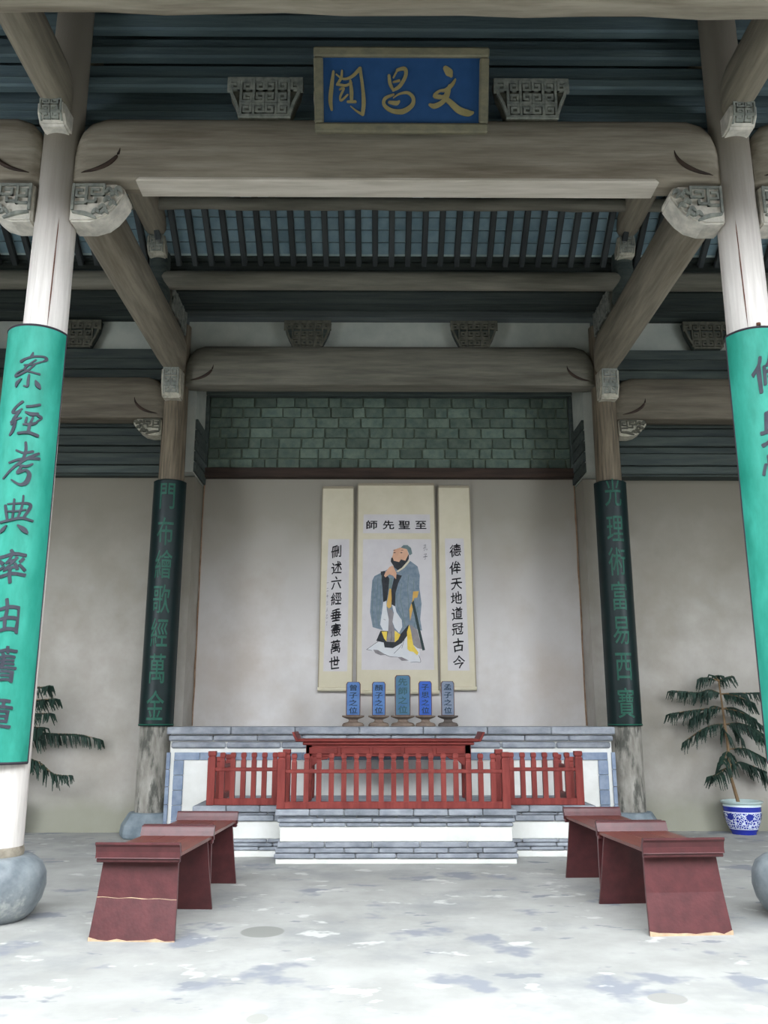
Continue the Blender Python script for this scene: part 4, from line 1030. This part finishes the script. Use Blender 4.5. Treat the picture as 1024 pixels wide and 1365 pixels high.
def potted(label, x, y, trunk_px, branches, org, s, seed, potz=.43):
    t = thing('potted_pine', label, 'potted plant', (x, y, 0), 'blue-potted pines')
    prof = [(.0, 0), (.16, 0), (.165, .03), (.185, .06), (.225, .16), (.245, .28), (.25, .37), (.245, .39), (.275, .41), (.28, .43), (.255, .435), (.235, .40), (.23, .37), (0, .37)]
    make('pot', MB().lathe(prof[:7], x, y, 40), 'blue_white_glaze', t, 0, True)
    make('pot_rim', MB().lathe(prof[6:], x, y, 40), 'celadon', t, 0, True)
    for k in range(5):
        a = math.radians(-90 + (k - 2) * 62 + (4 if k % 2 else 0)); c = Vector((x + .237 * math.sin(a + math.pi / 2), y + 0, .235))
        # round medallions on the pot wall
        aa = math.radians((k - 2) * 62); g = MB(); q = []
        for m_ in range(14):
            th = 2 * math.pi * m_ / 14; da = .050 * math.cos(th) / .24; zz_ = .235 + .045 * math.sin(th); rr_ = .240 + (zz_ - .235) * .13 + .004
            q.append((x + rr_ * math.sin(aa + da), y - rr_ * math.cos(aa + da), zz_))
        g.add(q, [list(range(14))]); g2 = raw('medallion', g, 'tablet_navy', t)
    make('soil', MB().lathe([(0, .36), (.235, .36), (.23, .385), (0, .39)], x, y, 24), 'soil', t)
    tp = []
    for (a, b) in trunk_px:
        p = at(org[0] + a / s, org[1] + b / s, y); tp.append(p)
    tp[0].z = .37; tp[0].x = x + (tp[0].x - x) * .9
    P = [tp[0].lerp(tp[1], .5)]
    make('trunk', MB().tube(tp, [.026, .022, .019, .016, .013, .010][:len(tp)], 8), 'trunk', t, 0, True)
    rr = random.Random(seed)
    for i, bp in enumerate(branches):
        pts = [at(org[0] + a / s, org[1] + b / s, y) for a, b in bp]; dy = rr.uniform(-.38, .30)
        for k in range(1, len(pts)): pts[k].y = min(y + dy * k / (len(pts) - 1), 12.6)
        branch(t, pts, .010, seed * 31 + i, .15 if len(bp) > 2 else .10)
    return t
mat('tablet_navy', (32, 44, 140), (40, 54, 150), 8, rough=.2, spec=.6)
tree_r = [[(535, 150), (470, 128), (405, 130)], [(535, 150), (590, 128), (642, 113)], [(537, 148), (520, 115), (560, 112)],
          [(552, 245), (480, 215), (400, 235), (300, 228), (200, 222)], [(552, 245), (500, 225), (430, 265)], [(552, 245), (650, 240), (760, 238), (842, 236)], [(552, 248), (620, 262), (700, 310)],
          [(565, 352), (480, 350), (380, 360), (270, 375), (175, 390)], [(565, 352), (480, 365), (400, 395), (340, 430)], [(565, 352), (500, 335), (470, 400)], [(565, 352), (650, 345), (740, 385), (850, 470)], [(568, 354), (640, 370), (720, 420)],
          [(585, 466), (500, 470), (400, 510), (280, 592)], [(585, 466), (680, 460), (790, 510), (875, 590)], [(585, 466), (640, 480), (700, 570)], [(585, 466), (570, 500), (600, 540)], [(585, 466), (720, 480), (800, 560), (860, 620)],
          [(600, 650), (700, 640), (800, 690), (890, 750)], [(600, 660), (570, 690), (530, 745)], [(600, 660), (620, 680), (640, 730)],
          [(615, 765), (700, 742), (800, 775), (895, 815)], [(615, 780), (560, 790), (500, 820), (430, 835)], [(790, 770), (830, 800), (880, 850)]]
potted('tall tiered potted pine in a blue and white pot by the right back wall', xat(990, 1085, 12.55), 12.55, [(680, 1020), (625, 850), (600, 600), (572, 400), (550, 250), (535, 145)], tree_r, (860, 880), 5.457, 5)
tree_l = [[(55, 115), (110, 100), (180, 110), (220, 105)], [(55, 115), (10, 105), (-80, 130)], [(50, 175), (120, 165), (190, 160), (252, 157)], [(50, 175), (-20, 170), (-110, 190)],
          [(48, 225), (130, 215), (235, 214)], [(45, 290), (120, 270), (200, 270)], [(45, 285), (130, 290), (210, 296), (300, 300), (385, 320)], [(45, 300), (-60, 310), (-150, 340)], [(45, 295), (100, 300), (160, 320)],
          [(42, 390), (100, 390), (160, 410), (220, 455), (290, 462)], [(42, 400), (-20, 410), (-90, 460)], [(42, 395), (90, 420), (150, 405)]]
potted('potted pine mostly hidden behind the left front column, branch tips showing', xat(2, 1085, 12.4), 12.4, [(36, 600), (40, 500), (42, 390), (46, 290), (52, 180), (56, 90)], tree_l, (0, 880), 3.01, 8)

bpy.data.objects.remove(_fo)
